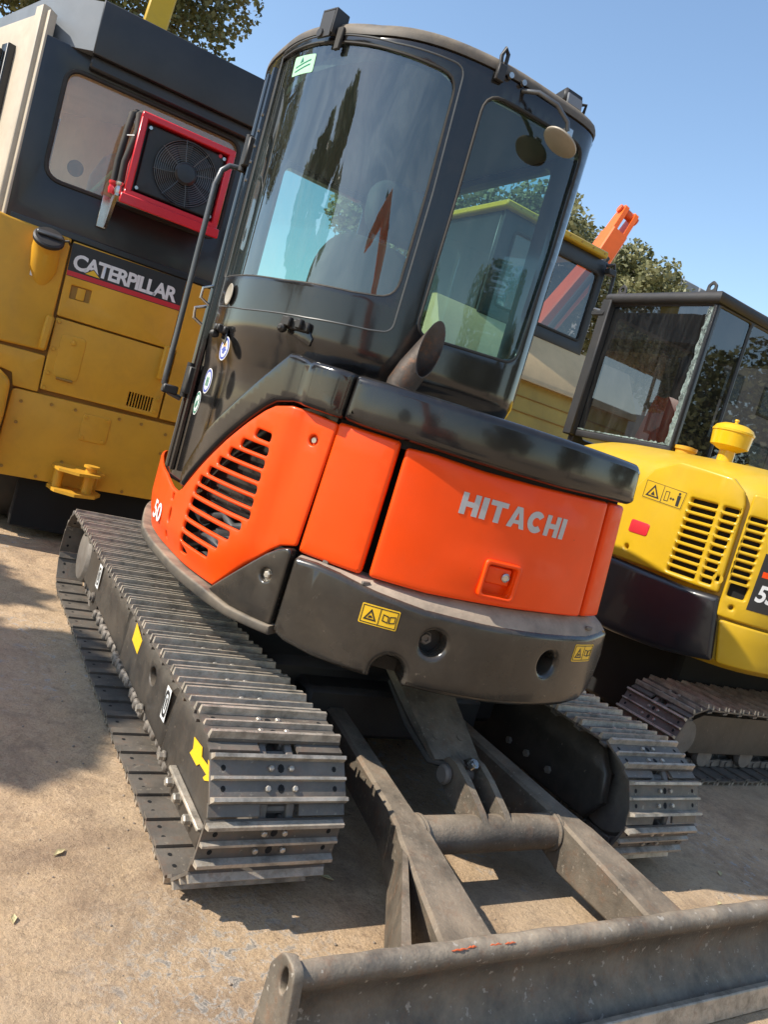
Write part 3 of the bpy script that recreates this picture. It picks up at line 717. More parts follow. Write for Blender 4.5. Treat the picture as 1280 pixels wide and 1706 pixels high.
def block_letters(word, s0, s1, z0, z1, w, off, shape, m, parent):
    def arc(a0, a1, r, n=10): return [(.5+r*.5*math.cos(R(a0+(a1-a0)*k/n)), .5+r*.5*math.sin(R(a0+(a1-a0)*k/n))) for k in range(n+1)]
    G = {'H': (1., [(0, 0), (.31, 0), (.31, .38), (.69, .38), (.69, 0), (1, 0), (1, 1), (.69, 1), (.69, .62), (.31, .62), (.31, 1), (0, 1)], None),
         'I': (.33, [(0, 0), (1, 0), (1, 1), (0, 1)], None), 'T': (1., [(.345, 0), (.655, 0), (.655, .76), (1, .76), (1, 1), (0, 1), (0, .76), (.345, .76)], None),
         'A': (1.10, [(0, 0), (.28, 0), (.35, .20), (.65, .20), (.72, 0), (1, 0), (.66, 1), (.34, 1)], [(.385, .38), (.615, .38), (.5, .74)]),
         'C': (1.06, arc(40, 320, 1.04, 16)+arc(320, 40, .44, 16), None)}
    gap = .13; tot = sum(G[c][0] for c in word)+gap*(len(word)-1); u = 0.
    for c in word:
        wd, pts, h = G[c]; f = lambda p: (s0+(u+p[0]*wd)/tot*(s1-s0), z0+p[1]*(z1-z0))
        panel(w, 'letter', [f(p) for p in pts], m, parent, [[f(p) for p in h]] if h else (), off, .0012, 0, .03, shape=shape); u += wd+gap
block_letters('HITACHI', 2.320, 2.722, 1.170, 1.238, HW, -.0262, door_shape, 'silver', td)
lp = panel(HW, 'latch_pocket', rounded(rect(2.462, 2.578, .943, 1.047), .012, 3), 'orange', td, off=-.052, thick=.01, b=.002)
lh = panel(HW, 'latch_handle', rounded(rect(2.474, 2.566, .980, 1.036), .006, 3), 'orange', td, off=-.034, thick=.02, b=.005)
MB().lathe(HW.P(2.545, 1.008, -.036), HW.nrm(2.545), [(0, .015), (.008, .015), (.010, .011), (.007, .010), (.007, .004)], 16).build('key_lock', 'chrome', lh)
fr = [rounded(rect(2.452, 2.588, .935, 1.057), .016, 3)]
panel(HW, 'latch_surround', fr[0], 'orange', td, [rounded(rect(2.466, 2.574, .947, 1.043), .012, 3)], off=-.012, thick=.02, b=.006)

# counterweight with recesses, the notch in its lower edge and warning decals
cwt = [(1.853, .897), (1.93, .900), (2.012, .894), (2.139, .874), (2.304, .857), (2.501, .855), (2.738, .857), (2.997, .861), (3.165, .880)]
cwb = [(3.195, .78), (3.165, .66), (3.08, .615), (2.947, .604), (2.709, .600), (2.48, .601), (2.300, .604)]+[(2.242+.055*math.cos(t), .628+.060*math.sin(t)) for t in np.linspace(-.25, math.pi+.30, 14)]+[(2.170, .609), (1.997, .617), (1.889, .630), (1.846, .648)]
holes = [circle((2.358, .757), .040, 22), circle((2.810, .755), .040, 22)]
cw = panel(HW, 'counterweight', rounded(cwt+cwb, .016, 3), 'black_cw', EX, holes, off=.0, thick=.13, b=.020, ds=.03, seg=4, label='glossy black counterweight with two bolt recesses')
for s_ in (2.358, 2.810):
    MB().lathe(HW.P(s_, .757, -.075), HW.nrm(s_), [(0, .06), (.004, .06)], 22).build('recess_floor', 'black_matt', cw)
    MB().lathe(HW.P(s_-.012, .757, -.071), HW.nrm(s_), [(0, .024), (.004, .024), (.004, .017), (.022, .017), (.022, .009), (.016, .008)], 6).build('counterweight_bolt', 'steel_in', cw)
warn_decal(HW, 2.109, 2.229, .770, .832, .0012, cw); warn_decal(HW, 2.930, 3.055, .770, .832, .0012, cw)
MB().tube([HW.P(1.95, .905, -.05), HW.P(1.95, .905, -.03)], .01, 6).build('bolt', 'steel_in', cw)
for s_ in (2.10, 3.02): MB().cbox(HW.P(s_, .885, -.02), (.014, .006, .006), .002).build('ledge_tab', 'steel_in', cw)
zt_ = lambda q: float(np.interp(q, [p[0] for p in cwt], [p[1] for p in cwt])); zp_ = lambda q: float(np.interp(q, [1.85, 2.07, 2.10, 2.30, 2.5, 2.74, 2.945, 3.6], [.903, .900, .899, .896, .905, .912, .915, .92]))
lg = MB(); NL = 60
for k in range(NL+1):
    q = 1.862+(3.16-1.862)*k/NL; zt = zt_(q); zp = zp_(q); lg.v += [tuple(HW.P(q, zt-.004, -.010)), tuple(HW.P(q, zt+.003+(zp-zt)*.35, -.030)), tuple(HW.P(q, zp-.002, -.060)), tuple(HW.P(q, zp-.002, -.14))]
for k in range(NL):
    for m_ in range(3): lg.f.append((4*k+m_, 4*k+m_+1, 4*k+m_+5, 4*k+m_+4)); lg.m.append(0)
lg.build('counterweight_ledge', 'ledge', cw, recalc=False)
# lower corner piece and skirt lip
panel(HW, 'corner_cover', rounded([(1.841, .921), (1.79, .900), (1.75, .872), (1.527, .676), (1.644, .664), (1.835, .662)], [.02, .03, .03, .01, .01, .01], 3), 'black_cw', EX, [circle((1.772, .808), .022, 16)], off=.002, thick=.04, b=.008, ds=.03)
MB().lathe(HW.P(1.772, .808, -.02), HW.nrm(1.772), [(0, .03), (.004, .022), (.004, .013), (.014, .013), (.017, .009)], 6).build('cover_bolt', 'bolt', EX)
panel(HW, 'skirt_lip', [(-.35, .645), (-.35, .685), (.5, .686), (1.079, .686), (1.322, .683), (1.519, .677), (1.651, .661), (1.844, .664), (1.844, .634), (1.651, .628), (1.465, .638), (1.058, .648), (.5, .648)], 'black_dust', EX, off=.014, thick=.07, b=.008)
# right-hand side of the house, out of sight from here
panel(HW, 'right_side_panel', rounded([(3.16, .67), (3.10, 1.33), (5.0, 1.33), (5.1, .67)], .02, 3), 'orange', EX, off=-.125, thick=.04, b=.012)
# black upper trim and hood band
trim = [(1.094, .938), (1.077, 1.005), (1.233, 1.185), (1.358, 1.281), (1.461, 1.363), (1.548, 1.435), (1.626, 1.505), (1.66, 1.505), (1.72, 1.496), (1.889, 1.489), (1.881, 1.345), (1.754, 1.351), (1.691, 1.354), (1.617, 1.340), (1.576, 1.316), (1.501, 1.261), (1.402, 1.184), (1.292, 1.087), (1.169, .988), (1.129, .945)]
def trim_shape(s, z):
    def sm(a, b, x): t = max(0., min(1., (x-a)/(b-a))); return t*t*(3-2*t)
    return .016*sm(1.725, 1.745, s)*(1-sm(1.848, 1.866, s))
tr = panel(HW, 'hood_trim', rounded(trim, .014, 3), 'black_paint', EX, off=.006, thick=.09, b=.018, ds=.022, shape=trim_shape, seg=4)
band = [(1.893, 1.489), (2.072, 1.486), (2.328, 1.482), (2.60, 1.480), (2.839, 1.479), (2.975, 1.478), (3.000, 1.462), (3.015, 1.345), (2.990, 1.338), (2.858, 1.335), (2.638, 1.328), (2.446, 1.328), (2.277, 1.330), (2.116, 1.335), (1.954, 1.340), (1.884, 1.347)]
panel(HW, 'hood_band', rounded(band, .016, 3), 'black_paint', EX, off=.004, thick=.11, b=.026, ds=.03, seg=4, label='glossy black band round the top of the engine hood')
panel(HW, 'hood_recess', rect(1.86, 3.0, 1.31, 1.36), 'hollow_shade', EX, off=-.05, thick=.02, b=0)

# exhaust
ex = MB(); ex.tube([(-.566, -.790, 1.42), (-.560, -.795, 1.50), (-.545, -.806, 1.55), (-.525, -.822, 1.60)], .048, 22, caps=False)
n0 = len(ex.v)-22
cut = Vector((.24, -.93, .12)).normalized(); c0 = Vector((-.512, -.832, 1.615)); ax = (Vector((-.525, -.822, 1.60))-Vector((-.545, -.806, 1.55))).normalized()
for k in range(22):
    p = Vector(ex.v[n0+k]); t = (c0-p).dot(cut)/ax.dot(cut); ex.v[n0+k] = tuple(p+ax*t)
outer = [Vector(ex.v[n0+k]) for k in range(22)]; ctr = sum(outer, Vector())/22
inner = [ctr+(p-ctr)*.93 for p in outer]; deep = [p-ax*.11 for p in inner]; deep2 = [ctr-ax*.11+(p-ctr)*.9 for p in outer]
k0 = len(ex.v); ex.v += [tuple(p) for p in inner+deep]
for k in range(22):
    j = (k+1) % 22; ex.f.append((n0+k, n0+j, k0+j, k0+k)); ex.m.append(0); ex.f.append((k0+k, k0+j, k0+22+j, k0+22+k)); ex.m.append(1)
ex.f.append(tuple(k0+22+k for k in range(22))); ex.m.append(1)
ex.build('exhaust_pipe', ['pipe', 'hollow_shade'], EX, recalc=False)

# cab: plan curve from the front left corner, round the left rear to the right side and the front
CAB_PTS = [(-.60, .86), (-.72, .80), (-.82, .62), (-.885, .38), (-.92, .12), (-.935, -.10), (-.915, -.30), (-.83, -.52), (-.69, -.655), (-.48, -.725), (-.25, -.735), (-.10, -.728), (-.025, -.685), (-.002, -.59), (-.002, 0.), (-.002, .5), (-.01, .76), (-.07, .85), (-.20, .87), (-.42, .87), (-.60, .86)]
CW = Wall(CAB_PTS); CW.S = CW.S+.041; S0 = .041; SM = float(CW.S[-1]); sk = lambda i: float(CW.S[24*i])
def zroof(y): return .14*max(0., min(y, .45)+.5)     # the roof climbs towards the front
g_door = rounded([(.875, 1.752), (1.431, 1.735), (1.701, 1.742), (1.839, 1.759), (1.843, 2.101), (1.839, 2.454), (1.628, 2.479), (1.397, 2.513), (.890, 2.580)], [.03, 0, 0, .07, 0, .06, 0, 0, .03], 5)
g_rear = rounded([(1.938, 1.675), (2.345, 1.700), (2.366, 2.10), (2.366, 2.455), (1.945, 2.445), (1.945, 2.1)], [.05, .06, 0, .05, .06, 0], 5)
g_right = rounded(rect(sk(13)+.06, sk(16)-.04, 1.55, 2.44), .05, 4)
g_front = rounded(rect(sk(17)+.04, SM-.03, 1.05, 2.44), .04, 4)
g_fl = rounded(rect(.27, .66, 1.30, 2.55), .05, 4)
cab = panel(CW, 'cab', [(S0, .93), (SM, .93)]+[(SM+(S0-SM)*k/60, 2.520+zroof(CW.P(SM+(S0-SM)*k/60, 0).y)) for k in range(61)], 'black_paint', EX, [g_door, g_rear, g_right, g_front, g_fl], off=0, shape=lambda s_, z_: -.05*(1-max(0., min(1., (z_-1.40)/.15)))*(1 if s_ > 1.0 else max(0., (s_-.8)/.2)), thick=.045, b=.006, ds=.035, back=True, label='glossy black rounded operator cab')
for nm, g, gm in (('door_window', g_door, 'glass'), ('rear_window', g_rear, 'glass_rear'), ('side_window', g_right, 'glass_rear'), ('windscreen', g_front, 'glass_rear'), ('quarter_window', g_fl, 'glass')):
    panel(CW, nm, inset(g if area(g) > 0 else g[::-1], -.006), gm, cab, off=-.010, thick=.001, b=0, ds=.03)
# roof, rounded at the edge
def roof():
    n = 120; mb = MB(); rings = []
    for off, z in ((.003, 2.522), (.004, 2.538), (-.004, 2.553), (-.022, 2.566), (-.055, 2.576), (-.12, 2.584), (-.24, 2.590)):
        rg = []
        for k in range(n):
            p = CW.P(S0+(SM-S0)*k/n, z, off); p.z += zroof(p.y); rg.append(p)
        rings.append(rg)
    cx = Vector((-.5, .06, 2.684)); rings.append([cx+(p-cx)*.02 for p in rings[-1]])
    mb.loft(rings, caps=True); return mb.build('cab_roof', 'black_dust', cab, angle=50)
roof()
MB().loft([[CW.P(S0+(SM-S0)*k/60, 2.47, -.05) for k in range(60)], [CW.P(S0+(SM-S0)*k/60, 2.50, -.05) for k in range(60)]]).build('headlining', 'cab_inner', cab)
MB().loft([[CW.P(S0+(SM-S0)*k/60, .95, -.05) for k in range(60)], [CW.P(S0+(SM-S0)*k/60, 1.02, -.05) for k in range(60)]]).build('cab_floor', 'black_matt', cab)
# door seal line, roof gutter
dl = rounded([(.92, 1.634), (1.254, 1.620), (1.573, 1.627), (1.784, 1.641), (1.858, 1.653), (1.863, 2.101), (1.854, 2.492), (1.624, 2.503), (1.408, 2.535), (.92, 2.596)], [.03, 0, 0, 0, .10, 0, .04, 0, 0, .02], 6)
wall_tube(CW, 'door_seal', resample(dl, .03), .0, .0030, 'seal', cab, closed=True)
wall_tube(CW, 'rear_window_seal', resample(inset(g_rear if area(g_rear) > 0 else g_rear[::-1], -.004), .03), .0, .005, 'rubber', cab, closed=True)
wall_tube(CW, 'door_window_seal', resample(inset(g_door if area(g_door) > 0 else g_door[::-1], -.002), .03), -.003, .004, 'rubber', cab, closed=True)
# door edge strips, hinges and latch on the front edge
for s_, r_, m_ in ((.850, .011, 'black_paint'), (.815, .006, 'tube_grey'), (.765, .014, 'black_paint'), (.70, .008, 'tube_grey')):
    wall_tube(CW, 'door_edge_strip', [(s_, z) for z in np.linspace(.97, 2.56, 14)], .004, r_, m_, cab)
for z in (2.24, 1.33): 
    MB().tube([CW.P(.79, z-.07, .024), CW.P(.79, z+.07, .024)], .015, 10).build('door_hinge', 'black_matt', cab)
    MB().cbox(CW.P(.82, z, .012), (.022, .022, .055), .004).build('hinge_leaf', 'black_matt', cab)
for z in (2.20, 2.26, 2.32, 2.38, 2.13): MB().lathe(CW.P(.855, z, .006), CW.nrm(.855), [(0, .008), (.008, .008)], 8).build('screw', 'chrome', cab)
# catch on the door: base, ball and tongue
def catch(s_, z_, k=1.0):
    M = Matrix((CW.ax(s_), CW.nrm(s_), Vector((0, 0, 1)))).transposed()
    b = MB().cbox(CW.P(s_, z_, .008), (.050*k, .010, .016*k), .004, M).build('door_catch', 'black_matt', cab)
    MB().cbox(CW.P(s_-.03*k, z_+.004, .024), (.018*k, .012, .016*k), .004, M).build('catch_block', 'black_matt', b)
    MB().cbox(CW.P(s_+.018*k, z_+.004, .024), (.012*k, .012, .016*k), .004, M).build('catch_block', 'black_matt', b)
    MB().lathe(CW.P(s_-.042*k, z_-.020, .012), CW.nrm(s_), [(0, .010), (.012, .015), (.024, .014), (.032, .006)], 12).build('catch_knob', 'black_matt', b)
    w_ = [(s_-.03*k, z_-.028), (s_+.06*k, z_-.055), (s_+.065*k, z_-.03), (s_+.045*k, z_-.005), (s_-.03*k, z_-.01)]
    panel(CW, 'catch_tongue', w_, 'black_paint', b, off=.006, thick=.006, b=.002)
catch(1.553, 1.595)
catch(1.126, 1.539, .75)
MB().lathe(CW.P(1.088, 1.671, .006), CW.nrm(1.088), [(0, .036), (.004, .040), (.006, .036), (.003, .03)], 20).build('round_mirror', 'mirror_back', cab)
MB().tube([CW.P(.72, 1.56, .01), CW.P(.72, 1.58, .05), CW.P(.72, 1.62, .055), CW.P(.72, 1.64, .01)], .007, 8).build('lock_striker', 'chrome', cab)
MB().tube([CW.P(.77, 1.64, .01), CW.P(.77, 1.66, .05), CW.P(.77, 1.70, .05), CW.P(.77, 1.72, .01)], .006, 8).build('lock_striker', 'chrome', cab)
# stickers
def disc_sticker(s_, z_, r, ring, fill):
    d = sheet(CW, 'round_sticker', circle((s_, z_), r, 24), 'white', cab, .0015)
    sheet(CW, 'sticker_print', circle((s_, z_), r*.92, 24), ring, d, .0022, [circle((s_, z_), r*.72, 20)])
    if fill == 'star':
        sheet(CW, 'sticker_print', [(s_+r*.6*(1 if k % 2 == 0 else .55)*math.cos(k*.52), z_-r*.1+r*.5*(1 if k % 2 == 0 else .55)*math.sin(k*.52)) for k in range(12)], 'decal_blue', d, .0022)
        sheet(CW, 'sticker_print', rect(s_-r*.35, s_+r*.35, z_+r*.15, z_+r*.45), 'decal_tan', d, .0029)
    elif fill == 'bars':
        for k in (-1, 0, 1): sheet(CW, 'sticker_print', [(s_+k*r*.3-r*.1, z_-r*.4), (s_+k*r*.3+r*.1, z_-r*.4), (s_+k*r*.3+r*.1, z_+r*.2), (s_+k*r*.3, z_+r*.4), (s_+k*r*.3-r*.1, z_+r*.2)], 'decal_green', d, .0022)
    else:
        sheet(CW, 'sticker_print', [(s_-r*.5, z_-r*.3), (s_-r*.1, z_-r*.5), (s_+r*.45, z_-r*.1), (s_+r*.3, z_+r*.1), (s_+r*.5, z_+r*.4), (s_, z_+r*.1), (s_-r*.2, z_+r*.45), (s_-r*.35, z_+.0)], 'decal_green', d, .0022)
disc_sticker(1.169, 1.474, .044, 'decal_blue', 'star'); disc_sticker(1.074, 1.347, .048, 'decal_blue', 'bars'); disc_sticker(.996, 1.256, .046, 'decal_green', 'leaf')
gs = sheet(CW, 'window_sticker', rounded([(1.095, 2.460), (1.27, 2.438), (1.267, 2.500), (1.088, 2.530)], .008, 2), 'decal_lime', cab, -.0085)
for z in (2.468, 2.483): sheet(CW, 'sticker_print', rect(1.12, 1.24, z, z+.005), 'decal_green', gs, -.0078)
sheet(CW, 'sticker_print', [(1.15, 2.493), (1.18, 2.493), (1.165, 2.512)], 'decal_green', gs, -.0078)
# handrail at the front of the door
MB().tube([(-.935, .25, 2.185), (-.975, .25, 2.178), (-1.000, .25, 2.15), (-1.012, .25, 2.09), (-1.012, .25, 1.80), (-1.011, .25, 1.50), (-1.013, .25, 1.34), (-1.013, .25, 1.295), (-.985, .25, 1.262), (-.935, .25, 1.25)], .011, 10).build('handrail', 'tube_grey', cab)
MB().cbox((-.985, .25, 1.275), (.03, .02, .018), .005).build('handrail_clamp', 'black_matt', cab)
# roof bracket over the door
bk = MB(); 
M = Matrix((CW.ax(1.36), CW.nrm(1.36), Vector((0, 0, 1)))).transposed()
bk.cbox(CW.P(1.335, 2.565, .022), (.032, .004, .042), .002, M); bk.cbox(CW.P(1.335, 2.610, -.004), (.032, .030, .004), .002, M); bk.cbox(CW.P(1.378, 2.570, .002), (.004, .028, .040), .002, M)
bk.lathe(CW.P(1.318, 2.538, .026), CW.nrm(1.33), [(0, .016), (.006, .014)], 12)
bk.build('door_stay_bracket', 'black_matt', cab)
MB().cbox(CW.P(1.400, 2.518, .008), (.014, .006, .036), .003, M).build('door_stop', 'rubber', cab)
# lifting eye, gutter clips, rear mirror on its arm, work light
hk = rounded([(1.945, 2.515), (1.985, 2.515), (1.985, 2.565), (1.965, 2.600), (1.945, 2.565)], .012, 4)
w2 = CW; p0 = CW.P(1.965, 2.52, -.0)
MB().tube([p0+Vector((0, 0, 0)), p0+Vector((-.012, -.004, .045)), p0+Vector((-.004, -.004, .07)), p0+Vector((.012, 0, .06)), p0+Vector((.014, .002, .0))], .007, 8).build('lifting_eye', 'black_matt', cab)
MB().cbox(CW.P(1.965, 2.515, .010), (.016, .008, .026), .003).build('lifting_eye_base', 'black_matt', cab)
for s_ in (2.00, 2.05): MB().lathe(CW.P(s_, 2.522, .004), CW.nrm(s_), [(0, .010), (.012, .009)], 10).build('gutter_bolt', 'chrome', cab)
ma = MB().tube([CW.P(2.06, 2.505, .0), CW.P(2.09, 2.50, .05), CW.P(2.15, 2.485, .075), CW.P(2.205, 2.455, .08), CW.P(2.215, 2.43, .08)], .0075, 10).build('mirror_arm', 'tube_grey', cab)
mc = CW.P(2.212, 2.398, .065); mn = Vector((-.399, .065, -.914)).normalized()
MB().lathe(mc+mn*.010, -mn, [(0, .056), (.004, .062), (.009, .062), (.015, .050), (.020, .025), (.022, .012), (.05, .010)], 32).build('rear_mirror', 'mirror_back', cab)
MB().lathe(mc+mn*.0105, mn, [(0, .055), (.002, .050)], 32).build('mirror_face', 'mirror_back', cab)
MB().cbox(mc-mn*.035, (.014, .014, .014), .003).build('mirror_joint', 'chrome', cab)
wl = MB().cbox((-.165, -.665, 2.590), (.042, .040, .026), .010, Matrix.Rotation(R(-12), 3, 'X')).build('work_light', 'black_matt', cab)
MB().cbox((-.165, -.708, 2.582), (.034, .004, .020), .003, Matrix.Rotation(R(-12), 3, 'X')).build('light_lens', 'lens', cab)
MB().cbox((-.165, -.66, 2.560), (.02, .02, .012), .003).build('light_bracket', 'black_matt', cab)
MB().tube([(-.12, -.68, 2.60), (-.10, -.69, 2.605), (-.095, -.68, 2.58)], .006, 6).build('light_cable', 'rubber', cab)
# seat and controls seen through the glass
def blob(name, c, h, m, parent, rx=0., pw=3.2, n=20):
    mb = MB(); rings = []; Rm = Matrix.Rotation(rx, 3, 'X')
    sg = lambda v, p: math.copysign(abs(v)**p, v)
    for i in range(n+1):
        a = -math.pi/2+math.pi*i/n; cz = sg(math.sin(a), 2/pw); rr = max(1e-3, abs(math.cos(a))**(2/pw))
        rings.append([Vector(c)+Rm @ Vector((h[0]*rr*sg(math.cos(2*math.pi*k/24), 2/pw), h[1]*rr*sg(math.sin(2*math.pi*k/24), 2/pw), h[2]*cz)) for k in range(24)])
    mb.loft(rings); return mb.build(name, m, parent, angle=80)
st = blob('seat', (-.50, -.02, 1.36), (.24, .25, .075), 'seat', cab)
blob('backrest', (-.50, -.28, 1.68), (.24, .075, .34), 'seat', st, R(-10)); blob('headrest', (-.50, -.36, 2.10), (.14, .05, .10), 'seat', st, R(-8))
MB().cbox((-.50, -.02, 1.16), (.2, .2, .14), .02).build('seat_base', 'black_matt', st)
for x in (-.80, -.20):
    c_ = MB().cbox((x, .12, 1.32), (.06, .24, .10), .03).build('control_console', 'black_matt', cab)
    MB().tube([(x, .26, 1.40), (x+.01, .29, 1.52)], .010, 8).build('control_lever', 'black_matt', c_); blob('lever_grip', (x+.01, .295, 1.58), (.024, .024, .055), 'black_matt', c_)
MB().tube([(-.35, .55, 1.02), (-.34, .50, 1.5)], .012, 8).build('travel_lever', 'chrome', cab); MB().tube([(-.55, .55, 1.02), (-.54, .50, 1.5)], .012, 8).build('travel_lever', 'chrome', cab)
bd = MB().cbox((-.09, .35, 1.85), (.02, .10, .07), .01).build('monitor', 'black_matt', cab)

# boom, folded arm and swing post in front of the house
def boom():
    def box_beam(path, w, hs, name, m, parent, x):
        mb = MB(); rings = []; n = len(path)
        for i, (y, z) in enumerate(path):
            a = path[max(0, i-1)]; b = path[min(n-1, i+1)]; t = Vector((0, b[0]-a[0], b[1]-a[1])).normalized(); q = Vector((0, -t.z, t.y)); h = hs[i]
            c = Vector((x, y, z)); e = .012
            rings.append([c+Vector((sx*ww, 0, 0))+q*hh for sx, ww, hh in ((-1, w, -h+e), (-1, w, h-e), (-1, w-e, h), (1, w-e, h), (1, w, h-e), (1, w, -h+e), (1, w-e, -h), (-1, w-e, -h))])
        mb.loft(rings); return mb.build(name, m, parent)
    pst = MB().cbox((.42, 1.42, .82), (.12, .14, .22), .03).build('swing_post', 'black_matt', EX)
    bm_ = box_beam([(1.50, .95), (1.62, 1.5), (1.78, 2.0), (2.00, 2.35)], .075, [.09, .13, .14, .08], 'boom', 'orange', EX, .42)
    MB().tube([(.42, 1.68, .85), (.42, 1.92, 1.75)], .045, 14).build('boom_cylinder', 'black_matt', bm_)
    box_beam([(2.03, 2.38), (2.12, 1.9), (2.16, 1.3), (2.16, .9)], .06, [.07, .09, .08, .06], 'dipper_arm', 'orange', EX, .42)
    MB().tube([(.42, 1.88, 2.28), (.42, 2.22, 2.30)], .035, 12).build('arm_cylinder', 'black_matt', bm_)
    sh = [(2.10, .92), (2.28, .80), (2.32, .45), (2.15, .18), (1.92, .10), (1.95, .35), (2.02, .60)]
    MB().prism(sh, lambda y, z: Vector((.22, y, z)), lambda y, z: Vector((.62, y, z))).build('bucket', 'steel_in', EX)
boom()

# ------------------------------------------------------------------ ochre heavy machine with a black cab, left
OA = R(-3.4); OE = Vector((math.cos(OA), math.sin(OA), 0)); ON = Vector((-math.sin(OA), math.cos(OA), 0)); OO = Vector((-.6, 2.53, 0))
LP = lambda u, d, z: OO+OE*u+ON*d+Vector((0, 0, z))
p0, p1 = LP(-2, 0, 0), LP(2, 0, 0)
OW = straight(p0.x, p0.y, p1.x, p1.y)
OM = Matrix((OE, ON, Vector((0, 0, 1)))).transposed()
def ou(pts): return [(u+2, z) for u, z in pts]
def ochre_machine():
    B = root('heavy_machine', tuple(LP(0, 1.2, 0)), 'ochre heavy machine with black cab and red oil cooler, left of the mini excavator', 'heavy machine', rotz=OA)
    def bx(name, u0, u1, d0, d1, z0, z1, m, par=B, b=.012): return MB().cbox(LP((u0+u1)/2, (d0+d1)/2, (z0+z1)/2), ((u1-u0)/2, (d1-d0)/2, (z1-z0)/2), b, OM).build(name, m, par)
    bx('chassis', -.95, .42, .05, 2.6, .45, 1.95, 'ochre_dark')
    bx('under_shade_block', -.6, .42, .12, 2.5, .06, .46, 'hollow_shade')  # added near-black block: blocks sun and stands for shade under the body
    # rear plates
    lo = panel(OW, 'lower_plate', rounded(ou([(-.775, .41), (.46, .455), (.46, 1.0), (-.762, .978)]), [.03, .02, .01, .03], 4), 'ochre', B, off=.0, thick=.06, b=.008)
    for u, z in ((-.696, .906), (-.517, .932), (-.369, .936), (-.087, .949), (.06, .952), (.235, .923), (-.698, .768), (-.374, .577), (-.509, .445), (.233, .785), (.045, .463), (-.72, .47)):
        MB().lathe(LP(u, -.004, z), -ON, [(0, .011), (.004, .011), (.002, .006)], 10).build('plate_hole', 'ochre_dark', lo)
    h2 = panel(OW, 'inspection_cover', rounded(ou([(-.313, .746), (-.136, .751), (-.134, .934), (-.313, .928)]), .02, 4), 'ochre', lo, off=.008, thick=.012, b=.004)
    for u, z in ((-.292, .906), (-.158, .912), (-.292, .768), (-.158, .772)): MB().lathe(LP(u, -.008, z), -ON, [(0, .012), (.007, .010)], 8).build('bolt', 'ochre', h2)
    gr = panel(OW, 'engine_door', rounded(ou([(-.608, 1.012), (.155, 1.02), (.155, 1.488), (-.612, 1.484)]), .012, 3), 'ochre', B, off=.006, thick=.05, b=.006,
               holes=[rounded(ou([(a, 1.05), (a+.013, 1.05), (a+.013, 1.148), (a, 1.148)]), .005, 2) for a in np.linspace(-.066, .082, 9)])
    panel(OW, 'vent_back', rect(1.9, 2.12, 1.03, 1.17), 'hollow_shade', gr, off=-.03, thick=.01, b=0)
    hh = panel(OW, 'hatch', rounded(ou([(-.556, 1.113), (-.402, 1.115), (-.402, 1.400), (-.556, 1.399)]), .03, 5), 'ochre', gr, off=.011, thick=.010, b=.004)
    MB().lathe(LP(-.478, -.011, 1.355), -ON, [(0, .018), (.008, .016), (.010, .008)], 12).build('hatch_lock', 'ochre', hh)
    MB().tube([LP(-.53, -.018, 1.108), LP(-.43, -.018, 1.108)], .009, 8).build('hatch_hinge', 'ochre_dark', hh)
    for u, z in ((-.589, 1.463), (-.584, 1.285), (-.585, 1.127), (-.585, 1.027), (.125, 1.06), (.125, 1.15), (.125, 1.46)): MB().lathe(LP(u, -.008, z), -ON, [(0, .013), (.008, .011)], 8).build('bolt', 'ochre', gr)
    ud = panel(OW, 'upper_door', rounded(ou([(-.612, 1.497), (.118, 1.500), (.118, 1.975), (-.618, 1.975)]), .012, 3), 'ochre', B, off=.006, thick=.05, b=.006, holes=[rounded(ou([(-.566, 1.624), (-.443, 1.629), (-.443, 1.714), (-.568, 1.711)]), .008, 3)])
    panel(OW, 'latch_pocket', ou([(-.58, 1.61), (-.43, 1.61), (-.43, 1.73), (-.58, 1.73)]), 'ochre_dark', ud, off=-.012, thick=.01, b=0)
    panel(OW, 'latch_paddle', rounded(ou([(-.528, 1.630), (-.478, 1.630), (-.478, 1.706), (-.528, 1.706)]), .004, 2), 'ochre', ud, off=.0, thick=.01, b=.003)
    dp = sheet(OW, 'name_plate', ou([(-.612, 1.758), (.115, 1.766), (.115, 1.975), (-.618, 1.965)]), 'decal_black', ud, .0075)
    sheet(OW, 'red_stripe', ou([(-.612, 1.762), (.115, 1.770), (.115, 1.802), (-.614, 1.792)]), 'decal_red', dp, .0083)
    text(OW, 'lettering', 'CATERPILLAR', 2-.590, 2+.080, 1.808, 1.908, .0086, 'white', dp, .034, .86)
    sheet(OW, 'triangle_mark', ou([(-.52, 1.800), (-.405, 1.800), (-.463, 1.846)]), 'decal_black', dp, .0089); sheet(OW, 'triangle_mark', ou([(-.508, 1.803), (-.417, 1.803), (-.463, 1.840)]), 'decal_yellow', dp, .0092)
    # tank block at the left with filler cap, handle block, low ledge and round fender end
    tk = panel(OW, 'tank_side', rounded(ou([(-1.06, 1.235), (-.63, 1.255), (-.628, 1.985), (-.99, 1.992), (-1.06, 2.0)]), .014, 3), 'ochre', B, off=.010, thick=.10, b=.014)
    MB().cbox(LP(-.648, -.028, 1.37), (.026, .020, .115), .014, OM @ Matrix.Rotation(R(2), 3, 'Y')).build('door_stop', 'ochre', tk)
    panel(OW, 'ledge_plate', rounded(ou([(-1.0, 1.085), (-.855, 1.083), (-.785, 1.070), (-.765, .99), (-.615, .99), (-.620, 1.228), (-1.0, 1.222)]), .01, 2), 'ochre', B, off=.004, thick=.05, b=.005)
    fe = panel(OW, 'fender_end', rounded(ou([(-1.3, .42), (-.80, .43), (-.775, .80), (-.780, 1.02), (-.86, 1.075), (-1.3, 1.075)]), [0, .05, .08, .08, .06, 0], 5), 'ochre', B, off=.10, thick=.25, b=.03)
